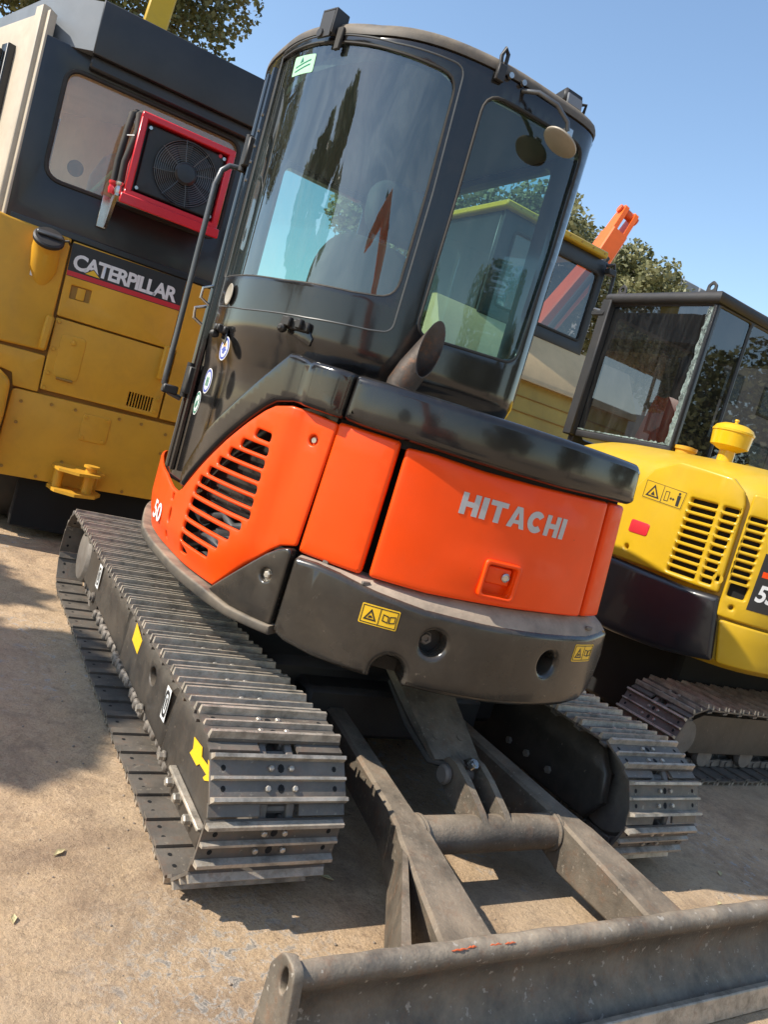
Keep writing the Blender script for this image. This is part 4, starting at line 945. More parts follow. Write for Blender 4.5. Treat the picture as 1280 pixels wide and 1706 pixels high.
    for pts in ([(-.80, .66), (-.775, .66), (-.762, .80), (-.785, .80)], [(-.835, .665), (-.815, .665), (-.79, .80), (-.81, .80)], [(-.832, .79), (-.815, .80), (-.783, .67), (-.80, .66)]):
        sheet(OW, 'letter_mark', ou([(u-.055, z-.02) for u, z in pts]), 'yellow_bright', fe, .1025)
    st = sheet(OW, 'fuel_sticker', rounded(ou([(-.815, 1.687), (-.727, 1.686), (-.726, 1.740), (-.818, 1.748)]), .004, 2), 'white', tk, .0115)
    sheet(OW, 'sticker_print', circle((2-.748, 1.714), .018, 16), 'decal_black', st, .0122, [circle((2-.748, 1.714), .014, 14)]); sheet(OW, 'sticker_print', rect(1.246, 1.258, 1.704, 1.724), 'decal_black', st, .0122); text(OW, 'sticker_print', 'NEW', 1.192, 1.225, 1.712, 1.724, .0122, 'decal_black', st)
    ca = (Vector((0, 0, .72))-ON*.70).normalized(); nk = LP(-.757, .02, 1.83)
    MB().tube([LP(-.745, .04, 1.66), LP(-.75, -.005, 1.76), nk+ca*.05, nk+ca*.125], [.05, .082, .085, .082], 24).build('filler_neck', 'ochre', tk)
    cp = MB().lathe(nk+ca*.125, ca, [(0, .082), (.004, .092), (.024, .092), (.034, .082), (.036, .03)], 28).build('filler_cap', 'black_matt', tk)
    cs = OE; MB().cbox(nk+ca*.172, (.075, .016, .010), .006, Matrix((cs, ca.cross(cs), ca)).transposed()).build('cap_handle', 'tube_grey', cp); MB().tube([nk+ca*.15+OE*.07, nk+ca*.17+OE*.11, nk+ca*.14+OE*.13], .008, 6).build('cap_hasp', 'black_matt', cp)
    rp = panel(OW, 'rear_right_panel', rounded(ou([(.168, 1.02), (.46, 1.025), (.46, 1.975), (.128, 1.975), (.128, 1.52), (.168, 1.50)]), .01, 2), 'ochre', B, off=.004, thick=.05, b=.006)
    MB().cbox(LP(.10, -.03, 1.40), (.022, .018, .12), .012, OM).build('door_stop', 'ochre', rp)
    # hitch
    hi = MB(); hp = [(-.42, .0), (-.33, .0), (-.13, .0), (-.10, -.10), (-.15, -.24), (-.28, -.30), (-.40, -.24), (-.44, -.10)]
    for z0, z1 in ((.410, .430), (.550, .568)): hi.prism(hp, lambda u, d, z0=z0: LP(u, d, z0), lambda u, d, z1=z1: LP(u, d, z1))
    hi.lathe(LP(-.20, -.16, .40), (0, 0, 1), [(0, .035), (.20, .035), (.20, .05), (.215, .05)], 14); hi.cbox(LP(-.27, -.02, .49), (.14, .03, .08), .01, OM); hi.lathe(LP(-.385, -.14, .40), (0, 0, 1), [(0, .03), (.17, .03)], 14)
    hi.build('tow_hitch', 'ochre', B)
    # cab: rear wall with window, side walls, roof
    win = rounded(ou([(-.868, 2.285), (.24, 2.30), (.24, 2.965), (-.868, 2.955)]), [.11, .10, .09, .09], 6)
    rw = panel(OW, 'cab_rear_wall', ou([(-1.02, 1.99), (.38, 1.985), (.38, 3.08), (-1.02, 3.08)]), 'navy_black', B, [win], off=-.005, thick=.06, b=.012, back=True)
    panel(OW, 'rear_window', win, 'glass_clear', B, off=-.03, thick=.002, b=0)
    wall_tube(OW, 'window_seal', win, -.004, .014, 'rubber', B, closed=True)
    bx('cab_sill', -1.0, .38, .0, .06, 1.975, 2.03, 'navy_black')
    # left side wall of dusty tan sheet with two doors' rails
    q0, q1 = LP(-1.62, 1.50, 0), LP(-1.03, 0, 0); SW = straight(q0.x, q0.y, q1.x, q1.y)
    sw_ = panel(SW, 'cab_side_wall', rect(0, 1.61, 1.98, 3.22), 'cover_tan', B, [rounded(rect(.12, 1.02, 2.25, 2.98), .06, 4)], off=0, thick=.05, b=.01, back=True)
    panel(SW, 'side_post', rect(1.47, 1.57, 1.98, 3.24), 'cover_tan', sw_, off=.03, thick=.05, b=.012)
    panel(SW, 'side_rail', rect(1.10, 1.20, 1.98, 3.05), 'navy_black', sw_, off=.05, thick=.06, b=.012)
    MB().tube([SW.P(1.15, z, .07) for z in (2.0, 2.5, 3.0)], .018, 8).build('side_rod', 'black_matt', sw_)
    q0, q1 = LP(.38, 0, 0), LP(.38, 1.6, 0); SR = straight(q0.x, q0.y, q1.x, q1.y)
    panel(SR, 'cab_side_wall', rect(0, 1.6, 1.98, 3.10), 'navy_black', B, [rounded(rect(.2, 1.4, 2.3, 2.95), .06, 4)], off=0, thick=.05, b=.01, back=True)
    bx('cab_front_wall', -1.0, .38, 1.55, 1.6, 1.98, 2.5, 'navy_black'); bx('headlining', -.98, .36, .06, 1.55, 3.02, 3.06, 'headliner')
    q0, q1 = LP(-.85, 1.25, 0), LP(.34, .30, 0); panel(straight(q0.x, q0.y, q1.x, q1.y), 'sun_catch_panel', rect(0, 1.52, 2.0, 3.0), 'headliner', B, off=0, thick=.03, b=.01)  # added panel, set askew to catch sun and brighten the rear window
    bx('cab_floor', -.98, .36, .06, 1.55, 1.96, 2.02, 'black_matt')
    MB().tube([LP(-.55, .3, 2.02), LP(-.55, .32, 2.45), LP(-.50, .35, 2.58), LP(-.42, .40, 2.66), LP(-.25, .45, 2.68)], .055, 14).build('air_duct', 'cover_tan', B)
    MB().tube([LP(-.62, .18, 2.25), LP(-.45, .15, 2.55), LP(-.38, .13, 2.70)], .014, 8).build('yellow_hose', 'decal_lime', B)
    MB().lathe(LP(-.70, .15, 2.43), -ON, [(0, .05), (.02, .05)], 16).build('cable_grommet', 'rubber', B)
    # roof: overhanging, chamfered at the left corner
    ro = MB(); plan = [(-1.02, .12), (-1.60, 1.7), (.45, 1.7), (.45, .0), (.40, -.10), (-.755, -.10)]
    ro.prism(plan, lambda u, d: LP(u, d, 3.07), lambda u, d: LP(u, d, 3.36)); k = len(ro.v)
    r_ = ro.build('cab_roof', 'roof_sunlit', B)
    panel(Wall([tuple(LP(-.76, -.103, 0))[:2], tuple(LP(.41, -.103, 0))[:2]], False), 'roof_fascia', rect(.0, 1.17, 3.055, 3.372), 'charcoal', r_, off=.004, thick=.03, b=.010)
    bx('roof_beam', -.76, .40, -.06, .02, 2.985, 3.065, 'charcoal')
    # red oil cooler with fan on steel brackets
    C = bx('cooler_frame', -.425, .165, -.30, -.06, 2.30, 2.345, 'red_paint', B, .006)
    bx('frame_rail', -.425, .165, -.30, -.06, 2.775, 2.815, 'red_paint', C, .006); bx('frame_post', -.425, -.385, -.30, -.06, 2.335, 2.785, 'red_paint', C, .006); bx('frame_post', .125, .165, -.30, -.06, 2.335, 2.785, 'red_paint', C, .006)
    bx('frame_skirt', -.44, .18, -.315, -.295, 2.255, 2.315, 'red_paint', C, .005)
    bx('cooler_core', -.39, .13, -.22, -.10, 2.34, 2.78, 'charcoal', C, .006)
    FW = straight(*tuple(LP(-2, -.27, 0))[:2], *tuple(LP(2, -.27, 0))[:2])
    sh = panel(FW, 'fan_shroud', rounded(ou([(-.37, 2.36), (.115, 2.36), (.115, 2.765), (-.37, 2.765)]), .03, 4), 'black_matt', C, [circle((2-.10, 2.565), .190, 36)], off=0, thick=.06, b=.012)
    fc = LP(-.10, -.285, 2.565)
    gd = MB()
    for r in np.linspace(.055, .192, 12): gd.tube([fc+OE*(r*math.cos(a))+Vector((0, 0, r*math.sin(a))) for a in np.linspace(0, 2*math.pi, 37)], .0022, 5, False)
    for k in range(8):
        a = k*math.pi/4+.2; d1 = OE*math.cos(a)+Vector((0, 0, math.sin(a))); a2 = a+.35; d2 = OE*math.cos(a2)+Vector((0, 0, math.sin(a2)))
        gd.tube([fc+d1*.04, fc+d1*.5*.19+d2*.01, fc+d1*.200], .0028, 5)
    gd.build('fan_guard', 'tube_grey', C); hub = MB().lathe(fc+ON*.03, -ON, [(0, .07), (.03, .07), (.045, .055), (.048, .02)], 24).build('fan_hub', 'charcoal', C)
    for k in range(7):
        a = k*2*math.pi/7; mb = MB(); pts = []
        for r, w, tw in ((.06, .22, .010), (.11, .26, .016), (.182, .26, .018)):
            for sg in (-1, 1):
                aa = a+sg*w; pts.append(fc+ON*(.035+sg*tw)+OE*(r*math.cos(aa))+Vector((0, 0, r*math.sin(aa))))
        pts += [p+ON*.003 for p in pts]
        mb.add(pts, [[0, 1, 3, 2], [2, 3, 5, 4], [6, 8, 9, 7], [8, 10, 11, 9], [0, 6, 7, 1], [4, 5, 11, 10], [0, 2, 8, 6], [2, 4, 10, 8], [1, 7, 9, 3], [3, 9, 11, 5]]); mb.build('fan_blade', 'charcoal', C)
    for u, z in ((-.36, 2.74), (.105, 2.745), (-.36, 2.375), (.105, 2.375)): MB().lathe(LP(u, -.275, z), -ON, [(0, .012), (.008, .011)], 8).build('shroud_bolt', 'chrome', sh)
    sheet(FW, 'red_dot', circle((2.08, 2.755), .012, 12), 'decal_red', sh, .004); 
    sheet(straight(*tuple(LP(-.427, 1, 0))[:2], *tuple(LP(-.427, -1, 0))[:2]), 'rating_label', rect(1.12, 1.18, 2.70, 2.76), 'silver', C, .002)
    br = MB(); br.prism([(-.005, 2.30), (-.30, 2.30), (-.30, 2.285), (-.06, 2.12), (-.005, 2.12)], lambda d, z: LP(-.47, d, z), lambda d, z: LP(-.45, d, z)); br.cbox(LP(-.485, -.015, 2.21), (.03, .010, .10), .003, OM); br.build('steel_bracket', 'chrome', C)
    for k, (du, dd) in enumerate(((-.49, -.20), (-.455, -.24))):
        MB().tube([LP(du+.005, dd, 2.36), LP(du+.0, dd, 2.5), LP(du+.01+.02*k, dd, 2.70), LP(du+.02, dd+.02, 2.80), LP(du+.05, dd+.10, 2.84)], .021, 12).build('oil_hose', 'rubber', C)
        MB().lathe(LP(du+.005, dd, 2.30), (0, 0, 1), [(0, .02), (.03, .026), (.05, .02), (.06, .028), (.075, .028), (.08, .018)], 8).build('hose_fitting', 'chrome' if k else 'red_paint', C)
    MB().tube([LP(-.475, -.22, 2.66), LP(-.44, -.26, 2.665), LP(-.42, -.23, 2.66)], .004, 6).build('cable_tie', 'white', C)
    # pale exhaust / post above the roof, wheels below
    pb = MB(); pb.cbox(LP(-.38, 1.0, 3.85), (.085, .07, .55), .012, OM @ Matrix.Rotation(R(4), 3, 'Y')); pb.build('roof_post', 'yellow', B)
    for u in (-.72, .25):
        for d in (.75, 2.35):
            wh = MB().lathe(LP(u-.22, d, .62), OE, [(0, .30), (.02, .55), (.08, .62), (.36, .62), (.42, .55), (.44, .30)], 36).build('wheel', 'rubber', B)
            MB().lathe(LP(u-.225, d, .62), OE, [(0, .28), (.45, .28)], 24).build('rim', 'ochre', wh)
    return B
ochre_machine()

# ------------------------------------------------------------------ yellow excavator, right
YEL = [(2.6, 1.35), (2.1, 1.25), (1.84, 1.0), (1.75, .6), (1.72, .2), (1.73, -.15), (1.79, -.42), (1.98, -.62), (2.4, -.70), (3.2, -.72), (3.9, -.70)]
YW = Wall(YEL)
def yellow_excavator():
    Y = root('yellow_excavator', (3.1, .40, 0), 'yellow and black excavator with a square black cab and slotted hood at right', 'excavator')
    crawler(Y, -.33, 1.95, 4.10, 'x', 'dark dusty crawler with its side frame facing the camera', rc=.172)
    crawler(Y, 1.17, 1.95, 4.10, 'x', 'crawler on the hidden far side', rc=.172)
    fr = [c for c in Y.children if c.name.startswith('crawler_frame')][0]
    fw = straight(-3, -.36, 6, -.36)
    panel(fw, 'side_frame', rounded([(3+2.11, .13), (3+2.11, .42), (3+4.0, .44), (3+4.0, .13)], .03, 3), 'frame_black', fr, off=0, thick=.05, b=.012)
    panel(fw, 'frame_rib', rounded(rect(3+2.15, 3+4.0, .285, .305), .006, 2), 'frame_black', fr, off=.018, thick=.03, b=.005)
    MB().lathe((1.95, -.36, .227), (0, -1, 0), [(0, .115), (.06, .115), (.075, .10), (.078, .02)], 28).build('travel_motor_cover', 'steel_in', fr)
    for x in (2.3, 2.55, 2.8): MB().lathe((x, -.36, .16), (0, -1, 0), [(0, .02), (.02, .018)], 6).build('bolt', 'steel_in', fr)
    MB().cbox((3.15, .42, .36), (.95, .52, .27), .03).build('carbody', 'hollow_shade', Y); MB().lathe((3.1, .40, .42), (0, 0, 1), [(0, .45), (.28, .45)], 32).build('swing_bearing', 'black_matt', Y)  # carbody enlarged and near black, shade under the hull put into it
    # hull: lofted rings
    n = 70; mb = MB(); rings = []; Smx = float(YW.S[-1]); cx = Vector((3.0, .35, 0))
    for off, z in ((-.10, .66), (-.045, .70), (-.045, 1.50), (-.060, 1.585), (-.11, 1.640), (-.20, 1.685), (-.34, 1.740)):
        rings.append([YW.P(Smx*k/(n-1), z, off) for k in range(n)]+[Vector((4.3, -.6, z)), Vector((4.3, 1.3, z))])
    mb.loft(rings); hull = mb.build('hull', 'yellow', Y, angle=45, label='yellow engine hood and hull')
    panel(YW, 'counterweight', rounded([(1.30, .62), (1.50, .62), (1.831, .625), (2.10, .640), (2.199, .652), (2.434, .690), (2.376, 1.022), (2.174, 1.013), (2.024, 1.021), (1.741, 1.030), (1.30, 1.04)], .02, 3), 'navy_black', Y, off=.012, thick=.2, b=.030, ds=.04, seg=4)
    sl = []
    for k in range(10):
        z = 1.466-k*.0431; sl.append(rounded([(2.068-.001*k, z-.012), (2.222, z-.012), (2.222, z+.012), (2.068-.001*k, z+.012)], .008, 2))
        sl.append(rounded(rect(2.254, 2.334-.0025*k, z-.012, z+.012), .008, 2))
    sl.append(circle((1.759, 1.116), .015, 12)); sl.append(circle((2.336, 1.108), .013, 12))
    A = panel(YW, 'tail_panel', rounded([(1.50, 1.045), (2.36, 1.036), (2.350, 1.51), (2.330, 1.575), (2.255, 1.632), (2.103, 1.645), (1.94, 1.655), (1.785, 1.585), (1.690, 1.465), (1.640, 1.35), (1.50, 1.30)], [.01, .02, .03, .03, .03, 0, .05, .05, .05, .05, .0], 4), 'yellow', Y, sl, off=.004, thick=.045, b=.014, ds=.035, label='yellow tail panel with two columns of slots')
    panel(YW, 'slot_back', rect(2.05, 2.345, 1.05, 1.49), 'hollow_shade', A, off=-.030, thick=.005, b=0)
    sl2 = []
    for k in range(9): sl2.append(rounded(rect(2.392, 2.478, 1.452-k*.040-.011, 1.452-k*.040+.011), .007, 2))
    sl2.append(rounded(rect(2.400, 2.490, 1.038, 1.108), .012, 3)); sl2.append(circle((2.439, .985), .012, 12))
    Bp = panel(YW, 'side_door', rounded([(2.378, .925), (3.4, .925), (3.4, 1.58), (2.372, 1.58)], .02, 3), 'yellow', Y, sl2, off=.000, thick=.04, b=.012, ds=.035)
    panel(YW, 'slot_back', rect(2.38, 2.50, 1.02, 1.48), 'hollow_shade', Bp, off=-.030, thick=.005, b=0)
    panel(YW, 'lower_side_panel', rounded([(2.450, .690), (3.4, .72), (3.4, .912), (2.400, .912)], .02, 3), 'yellow', Y, off=.002, thick=.05, b=.012)
    dk = sheet(YW, 'model_plate', [(2.514, 1.302), (2.9, 1.302), (2.9, 1.001), (2.508, 1.001)], 'charcoal', Bp, .0012)
    text(YW, 'model_number', '55', 2.530, 2.64, 1.052, 1.142, .0022, 'white', dk, .03, shear=.15); sheet(YW, 'plate_mark', rect(2.53, 2.60, 1.18, 1.21), 'orange', dk, .0022)
    s4 = sheet(YW, 'clearance_decal', [(1.76, 1.413), (2.033, 1.397), (2.043, 1.499), (1.76, 1.521)], 'yellow', A, .0055)
    pr = lambda pts, h=(): sheet(YW, 'decal_print', pts, 'decal_black', s4, .0063, h)
    pr([(1.764, 1.417), (2.029, 1.401), (2.038, 1.496), (1.764, 1.517)], [[(1.767, 1.420), (1.890, 1.4125), (1.892, 1.505), (1.767, 1.514)], [(1.895, 1.412), (2.026, 1.404), (2.035, 1.493), (1.895, 1.505)]])
    pr([(1.780, 1.430), (1.878, 1.424), (1.830, 1.500)], [[(1.797, 1.437), (1.862, 1.433), (1.830, 1.484)]]); pr([(1.815, 1.44), (1.845, 1.438), (1.83, 1.462)])
    pr(rect(1.910, 1.938, 1.425, 1.48), [rect(1.914, 1.934, 1.429, 1.476)]); pr([(1.945, 1.445), (1.955, 1.435), (1.955, 1.442), (1.968, 1.441), (1.968, 1.434), (1.978, 1.443), (1.968, 1.452), (1.968, 1.447), (1.955, 1.448), (1.955, 1.455)])
    pr([(1.992, 1.412), (2.010, 1.411), (2.012, 1.470), (1.990, 1.471)]); pr(circle((2.0, 1.480), .008, 10))
    rf = panel(YW, 'tail_reflector', rounded([(1.740, 1.204), (1.876, 1.204), (1.880, 1.275), (1.743, 1.280)], .016, 3), 'decal_red', A, off=.008, thick=.006, b=.003)
    # hood seam strips, precleaner, grab handle
    pc = Vector((2.135, .0, 0)); P_ = MB().lathe(pc+Vector((0, 0, 1.62)), (0, 0, 1), [(0, .047), (.185, .045), (.195, .07), (.205, .088), (.212, .106), (.290, .113), (.293, .118), (.305, .118), (.308, .113), (.325, .104), (.342, .07), (.346, .02)], 32).build('precleaner', 'yellow_bright', Y)
    MB().lathe(pc+Vector((0, 0, 1.962)), (0, 0, 1), [(0, .010), (.02, .010), (.022, .014), (.032, .012)], 10).build('wing_nut', 'yellow_bright', P_)
    MB().tube([(2.19, -.1, 1.66), (2.19, -.1, 1.72), (2.215, -.1, 1.748), (2.31, -.1, 1.748), (2.36, -.1, 1.73), (2.37, -.1, 1.66)], .017, 10).build('grab_handle', 'yellow', Y)
    MB().lathe((2.18, .32, 1.70), (0, 0, 1), [(0, .06), (.06, .06), (.07, .07), (.09, .07), (.095, .04)], 20).build('hood_knob', 'ochre', Y)
    # cab
    z0, z1 = 1.72, 2.70; x0, x1, y0, y1 = 2.10, 3.35, .36, 1.28
    rear = straight(x0, y1, x0, y0); sid = straight(x0, y0, x1, y0); far = straight(x1, y1, x0, y1); frn = straight(x1, y0, x1, y1)
    cb = panel(rear, 'cab', rect(0, .92, z0, z1), 'charcoal', Y, [rounded(rect(.045, .895, z0+.05, z1-.04), .02, 3)], off=0, thick=.05, b=.012, back=True, label='square black cab with a cracked rear pane')
    rg = rounded(rect(.04, .90, z0+.045, z1-.035), .02, 3)
    panel(rear, 'rear_pane', rg, 'glass_dark', cb, off=-.012, thick=.002, b=0)
    panel(sid, 'cab_side', rect(0, 1.25, z0-.3, z1), 'charcoal', cb, [rounded(rect(.03, .36, z0+.02, z1-.04), .02, 3), rounded(rect(.385, 1.19, z0-.1, z1-.04), .03, 3)], off=0, thick=.05, b=.012, back=True)
    panel(sid, 'side_pane', rect(.025, .365, z0+.015, z1-.035), 'glass_dark', cb, off=-.012, thick=.002, b=0); panel(sid, 'side_pane', rect(.38, 1.195, z0-.105, z1-.035), 'glass_dark', cb, off=-.012, thick=.002, b=0)
    panel(far, 'cab_side', rect(0, 1.25, z0-.3, z1), 'charcoal', cb, [rounded(rect(.1, 1.15, z0, z1-.1), .03, 3)], off=0, thick=.05, b=.012, back=True); panel(frn, 'cab_front', rect(0, .92, z0-.3, z1), 'charcoal', cb, [rounded(rect(.08, .84, z0, z1-.1), .03, 3)], off=0, thick=.05, b=.012, back=True)
    rfm = MB(); rfm.tube([(x0, y1, z1+.01), (x0, y0, z1+.01), (x1, y0, z1+.01), (x1, y1, z1+.01), (x0, y1, z1+.01)], .040, 12); rfm.cbox(((x0+x1)/2, (y0+y1)/2, z1+.02), ((x1-x0)/2, (y1-y0)/2, .022), .01); rfm.build('cab_roof', 'black_matt', cb)
    MB().cbox((x0-.012, y1-.02, (z0+z1)/2), (.03, .045, (z1-z0)/2), .008).build('corner_post', 'black_matt', cb)
    MB().tube([(x0-.02, y1+.02, 2.62), (x0-.02, y1+.10, 2.635)], .012, 8).build('hinge_pin', 'tube_grey', cb); MB().cbox((x0-.03, y1+.03, 2.60), (.02, .06, .016), .004).build('hinge_bracket', 'black_matt', cb)
    for y in (1.18, .44):
        wl_ = straight(x0+.0, y+.05, x0+.0, y-.05)
        panel(wl_, 'lifting_eye', rounded([(.01, 2.72), (.09, 2.72), (.085, 2.79), (.05, 2.82), (.015, 2.79)], .02, 4), 'black_matt', cb, [circle((.05, 2.775), .016, 12)], off=.005, thick=.012, b=.002, back=True)
    # torn film along two edges of the rear pane
    for edge in ('v', 'h'):
        mb = MB(); pts = []; N = 46
        for k in range(N+1):
            t = k/N
            if edge == 'v': a = (.858+random.uniform(-.009, .006), z0+.05+(.885)*t); b_ = (.893, z0+.05+.885*t)
            else: a = (.05+.84*t, z0+.052); b_ = (.05+.84*t, z0+.060+random.uniform(-.004, .006)*(1.5 if t > .6 else .5))
            pts += [rear.P(*a, -.006+random.uniform(0, .006)), rear.P(*b_, -.006+random.uniform(0, .004))]
        mb.add(pts, [[2*k, 2*k+1, 2*k+3, 2*k+2] for k in range(N)]); mb.build('torn_film', 'film', cb, recalc=False)
    MB().cbox((2.75, .85, 2.15), (.22, .08, .34), .06).build('operator_seat', 'seat', cb); MB().cbox((2.9, .8, 1.85), (.3, .25, .10), .05).build('seat_cushion', 'seat', cb)
    return Y
mat('film', (.12, .155, .14), .25, var=.9, vscale=26, bump=.9, bscale=40)
yellow_excavator()

# ------------------------------------------------------------------ tan and yellow machine further back
def tan_machine():
    T = root('tan_loader', (2.9, 4.3, 0), 'tall tan and yellow machine with a dark cab window, between the two excavators', 'heavy machine')
    def bx(name, x0, x1, y0, y1, z0, z1, m, par=T, b=.015): return MB().cbox(((x0+x1)/2, (y0+y1)/2, (z0+z1)/2), ((x1-x0)/2, (y1-y0)/2, (z1-z0)/2), b).build(name, m, par)
    fw = straight(0, 3.0, 6, 3.0)
    bx('lower_body', 1.75, 4.3, 2.82, 5.6, .75, 2.26, 'olive_paint')
    for z in (2.06, 1.92, 1.55): bx('body_seam', 1.76, 4.29, 2.808, 2.83, z-.005, z+.005, 'ochre_dark', b=.002)
    hd = MB(); hd.prism([(2.74, 2.24), (3.02, 2.68), (3.10, 2.68), (3.10, 2.20), (2.74, 2.20)], lambda y, z: Vector((1.75, y, z)), lambda y, z: Vector((4.3, y, z))); h = hd.build('sloping_hood', 'tan_paint', T)
    win = rounded(rect(2.36, 3.47, 2.78, 3.46), .05, 4)
    fr = panel(fw, 'cab_rear_wall', rect(2.20, 3.55, 2.66, 3.60), 'charcoal', T, [win], off=0, thick=.05, b=.012, back=True)
    panel(fw, 'rear_window', win, 'glass_dark', fr, off=-.015, thick=.002, b=0); wall_tube(fw, 'window_seal', win, .002, .014, 'rubber', fr, closed=True)
    bx('cab_side', 2.20, 2.26, 3.05, 4.3, 2.66, 3.60, 'charcoal'); bx('cab_post', 3.49, 3.55, 3.05, 3.12, 2.66, 3.60, 'charcoal'); bx('cab_post', 3.49, 3.55, 4.2, 4.3, 2.66, 3.60, 'charcoal'); bx('cab_front_post', 2.85, 2.91, 4.24, 4.3, 2.66, 3.60, 'charcoal')
    rf = bx('cab_roof', 2.14, 3.46, 2.93, 4.4, 3.60, 3.665, 'yellow')
    for x in np.linspace(2.3, 3.4, 8): MB().lathe((x, 2.935, 3.632), (0, -1, 0), [(0, .012), (.008, .010)], 6).build('roof_bolt', 'ochre_dark', rf)
    ms = MB().tube([(3.50, 2.96, 3.55), (3.56, 2.93, 3.58), (3.60, 2.93, 3.50), (3.62, 2.93, 3.1)], .018, 8).build('mirror_arm', 'black_matt', T); bx('arm_clamp', 3.50, 3.60, 2.90, 2.98, 3.47, 3.53, 'black_matt', ms, .008)
    bx('reflection_shape', 2.9, 3.25, 3.5, 3.65, 2.75, 3.2, 'orange_dull', T, .05)  # orange block behind the pane, stands in for a reflection on it
    MB().tube([(2.55, 3.3, 2.7), (2.6, 3.3, 3.0), (2.75, 3.3, 3.1)], .03, 8).build('cab_hose', 'yellow', T)
    for x in (1.95, 4.1):
        for y in (3.4, 5.1):
            w = MB().lathe((x-.22, y, .68), (1, 0, 0), [(0, .35), (.03, .62), (.08, .68), (.36, .68), (.41, .62), (.44, .35)], 32).build('wheel', 'rubber', T); MB().lathe((x-.225, y, .68), (1, 0, 0), [(0, .3), (.45, .3)], 20).build('rim', 'yellow', w)
tan_machine()

# ------------------------------------------------------------------ orange excavator whose boom shows over the cabs
def beam(path, hw, hs, name, m, parent, side):
    """box beam along a 3D path; hw half width along 'side', hs half depths"""
    mb = MB(); rings = []; n = len(path); s_ = Vector(side).normalized(); P = [Vector(p) for p in path]
    for i, c in enumerate(P):
        t = (P[min(n-1, i+1)]-P[max(0, i-1)]).normalized(); q = t.cross(s_).normalized(); h = hs[i]; e = .02
        rings.append([c+s_*a+q*b for a, b in ((-hw, -h+e), (-hw, h-e), (-hw+e, h), (hw-e, h), (hw, h-e), (hw, -h+e), (hw-e, -h), (-hw+e, -h))])
    mb.loft(rings); return mb.build(name, m, parent)
def orange_excavator(loc, label, boom_path, side, house_c):
    O = root('orange_excavator', loc, label, 'excavator')
    hx, hy = house_c
    MB().cbox((hx, hy, 1.35), (1.1, 1.3, .5), .12).build('house', 'orange_dull', O); MB().cbox((hx, hy, .80), (.7, .8, .1), .05).build('swing_ring', 'black_matt', O)
    for sx in (-1, 1): MB().loft([[Vector((hx+sx*1.0+d, hy+1.8*math.cos(a)*1., .42+.40*math.sin(a))) for a in np.linspace(0, 2*math.pi, 24, endpoint=False)] for d in (-.28, .28)]).build('crawler', 'steel_in', O)
    cb = MB().cbox((hx-.6, hy+.55, 2.25), (.45, .62, .5), .1).build('cab', 'charcoal', O)
    b = beam(boom_path, .145, [.24, .26, .21, .17], 'boom', 'orange_far', O, side)
    tip = Vector(boom_path[-1]); d = (tip-Vector(boom_path[-2])).normalized(); s_ = Vector(side).normalized(); q = d.cross(s_).normalized()
    for k in (-1, 1):
        mb = MB(); pl = rounded([(-.25, -.16), (.26, -.11), (.44, -.08), (.44, .09), (.26, .12), (-.25, .16)], .07, 4)
        mb.prism(pl, lambda u, v: tip+d*u+q*v+s_*(k*.10-.035), lambda u, v: tip+d*u+q*v+s_*(k*.10+.035)); f = mb.build('boom_fork', 'orange_far', b)
        MB().lathe(tip+d*.36+s_*k*.15, s_*k, [(0, .06), (.03, .06), (.035, .03)], 16).build('pin_boss', 'orange_dull', f)
    MB().tube([tip+d*.36-s_*.1, tip+d*.36+s_*.1], .07, 12).build('boom_pin', 'orange_dull', b)
    MB().tube([Vector(boom_path[0])+q*.1, Vector(boom_path[1])-q*.42, tip-d*.5-q*.30], .05, 8).build('hydraulic_line', 'black_matt', b)
    return O
orange_excavator((5.2, 8.6, 0), 'orange excavator boom rising over the cab roofs in front of trees', [(5.0, 7.6, 1.7), (5.55, 6.6, 3.1), (6.08, 6.15, 4.6), (6.31, 6.12, 5.22)], (.92, -.22, -.30), (5.2, 8.6))

# ------------------------------------------------------------------ trees
def crown_mesh(name, n, leaf, seed, rad=(2., 2., 1.7), lumps=46):
    rng = np.random.RandomState(seed); rad = np.array(rad)
    d = rng.normal(size=(lumps, 3)); d /= np.linalg.norm(d, axis=1)[:, None]
    c = d*rad*(.45+.50*rng.rand(lumps, 1)**.6); lr = (.34+.30*rng.rand(lumps))*rad.mean()*.52
    w = lr**2; w /= w.sum(); idx = rng.choice(lumps, n, p=w)
    p = rng.normal(size=(n, 3)); p /= np.linalg.norm(p, axis=1)[:, None]
    pos = c[idx]+p*(lr[idx]*(.55+.5*rng.rand(n)**.8))[:, None]
    a = rng.normal(size=(n, 3)); a[:, 2] *= .7; a /= np.linalg.norm(a, axis=1)[:, None]
    b = np.cross(a, p+rng.normal(size=(n, 3))*.7); b /= np.linalg.norm(b, axis=1)[:, None]+1e-9
    L = leaf*(.7+.6*rng.rand(n))[:, None]; Wd = L*.36; nn = np.cross(a, b)*L*.12
    V = np.stack([pos-a*L*.5, pos+b*Wd+nn, pos+a*L*.5, pos-b*Wd+nn], 1).reshape(-1, 3)
    me = bpy.data.meshes.new(name); me.vertices.add(4*n); me.vertices.foreach_set('co', V.ravel())
    me.loops.add(4*n); me.polygons.add(n); me.loops.foreach_set('vertex_index', np.arange(4*n)); me.polygons.foreach_set('loop_start', np.arange(0, 4*n, 4)); me.polygons.foreach_set('loop_total', np.full(n, 4))
    me.update(); me.validate(); return me, c
CROWNS = {'fine': crown_mesh('crown', 30000, .075, 3), 'broad': crown_mesh('crown', 15000, .125, 11, (2.0, 2.0, 1.8)), 'shade_crown': crown_mesh('crown', 11000, .17, 21, (1.0, 1.9, .95), 40)}
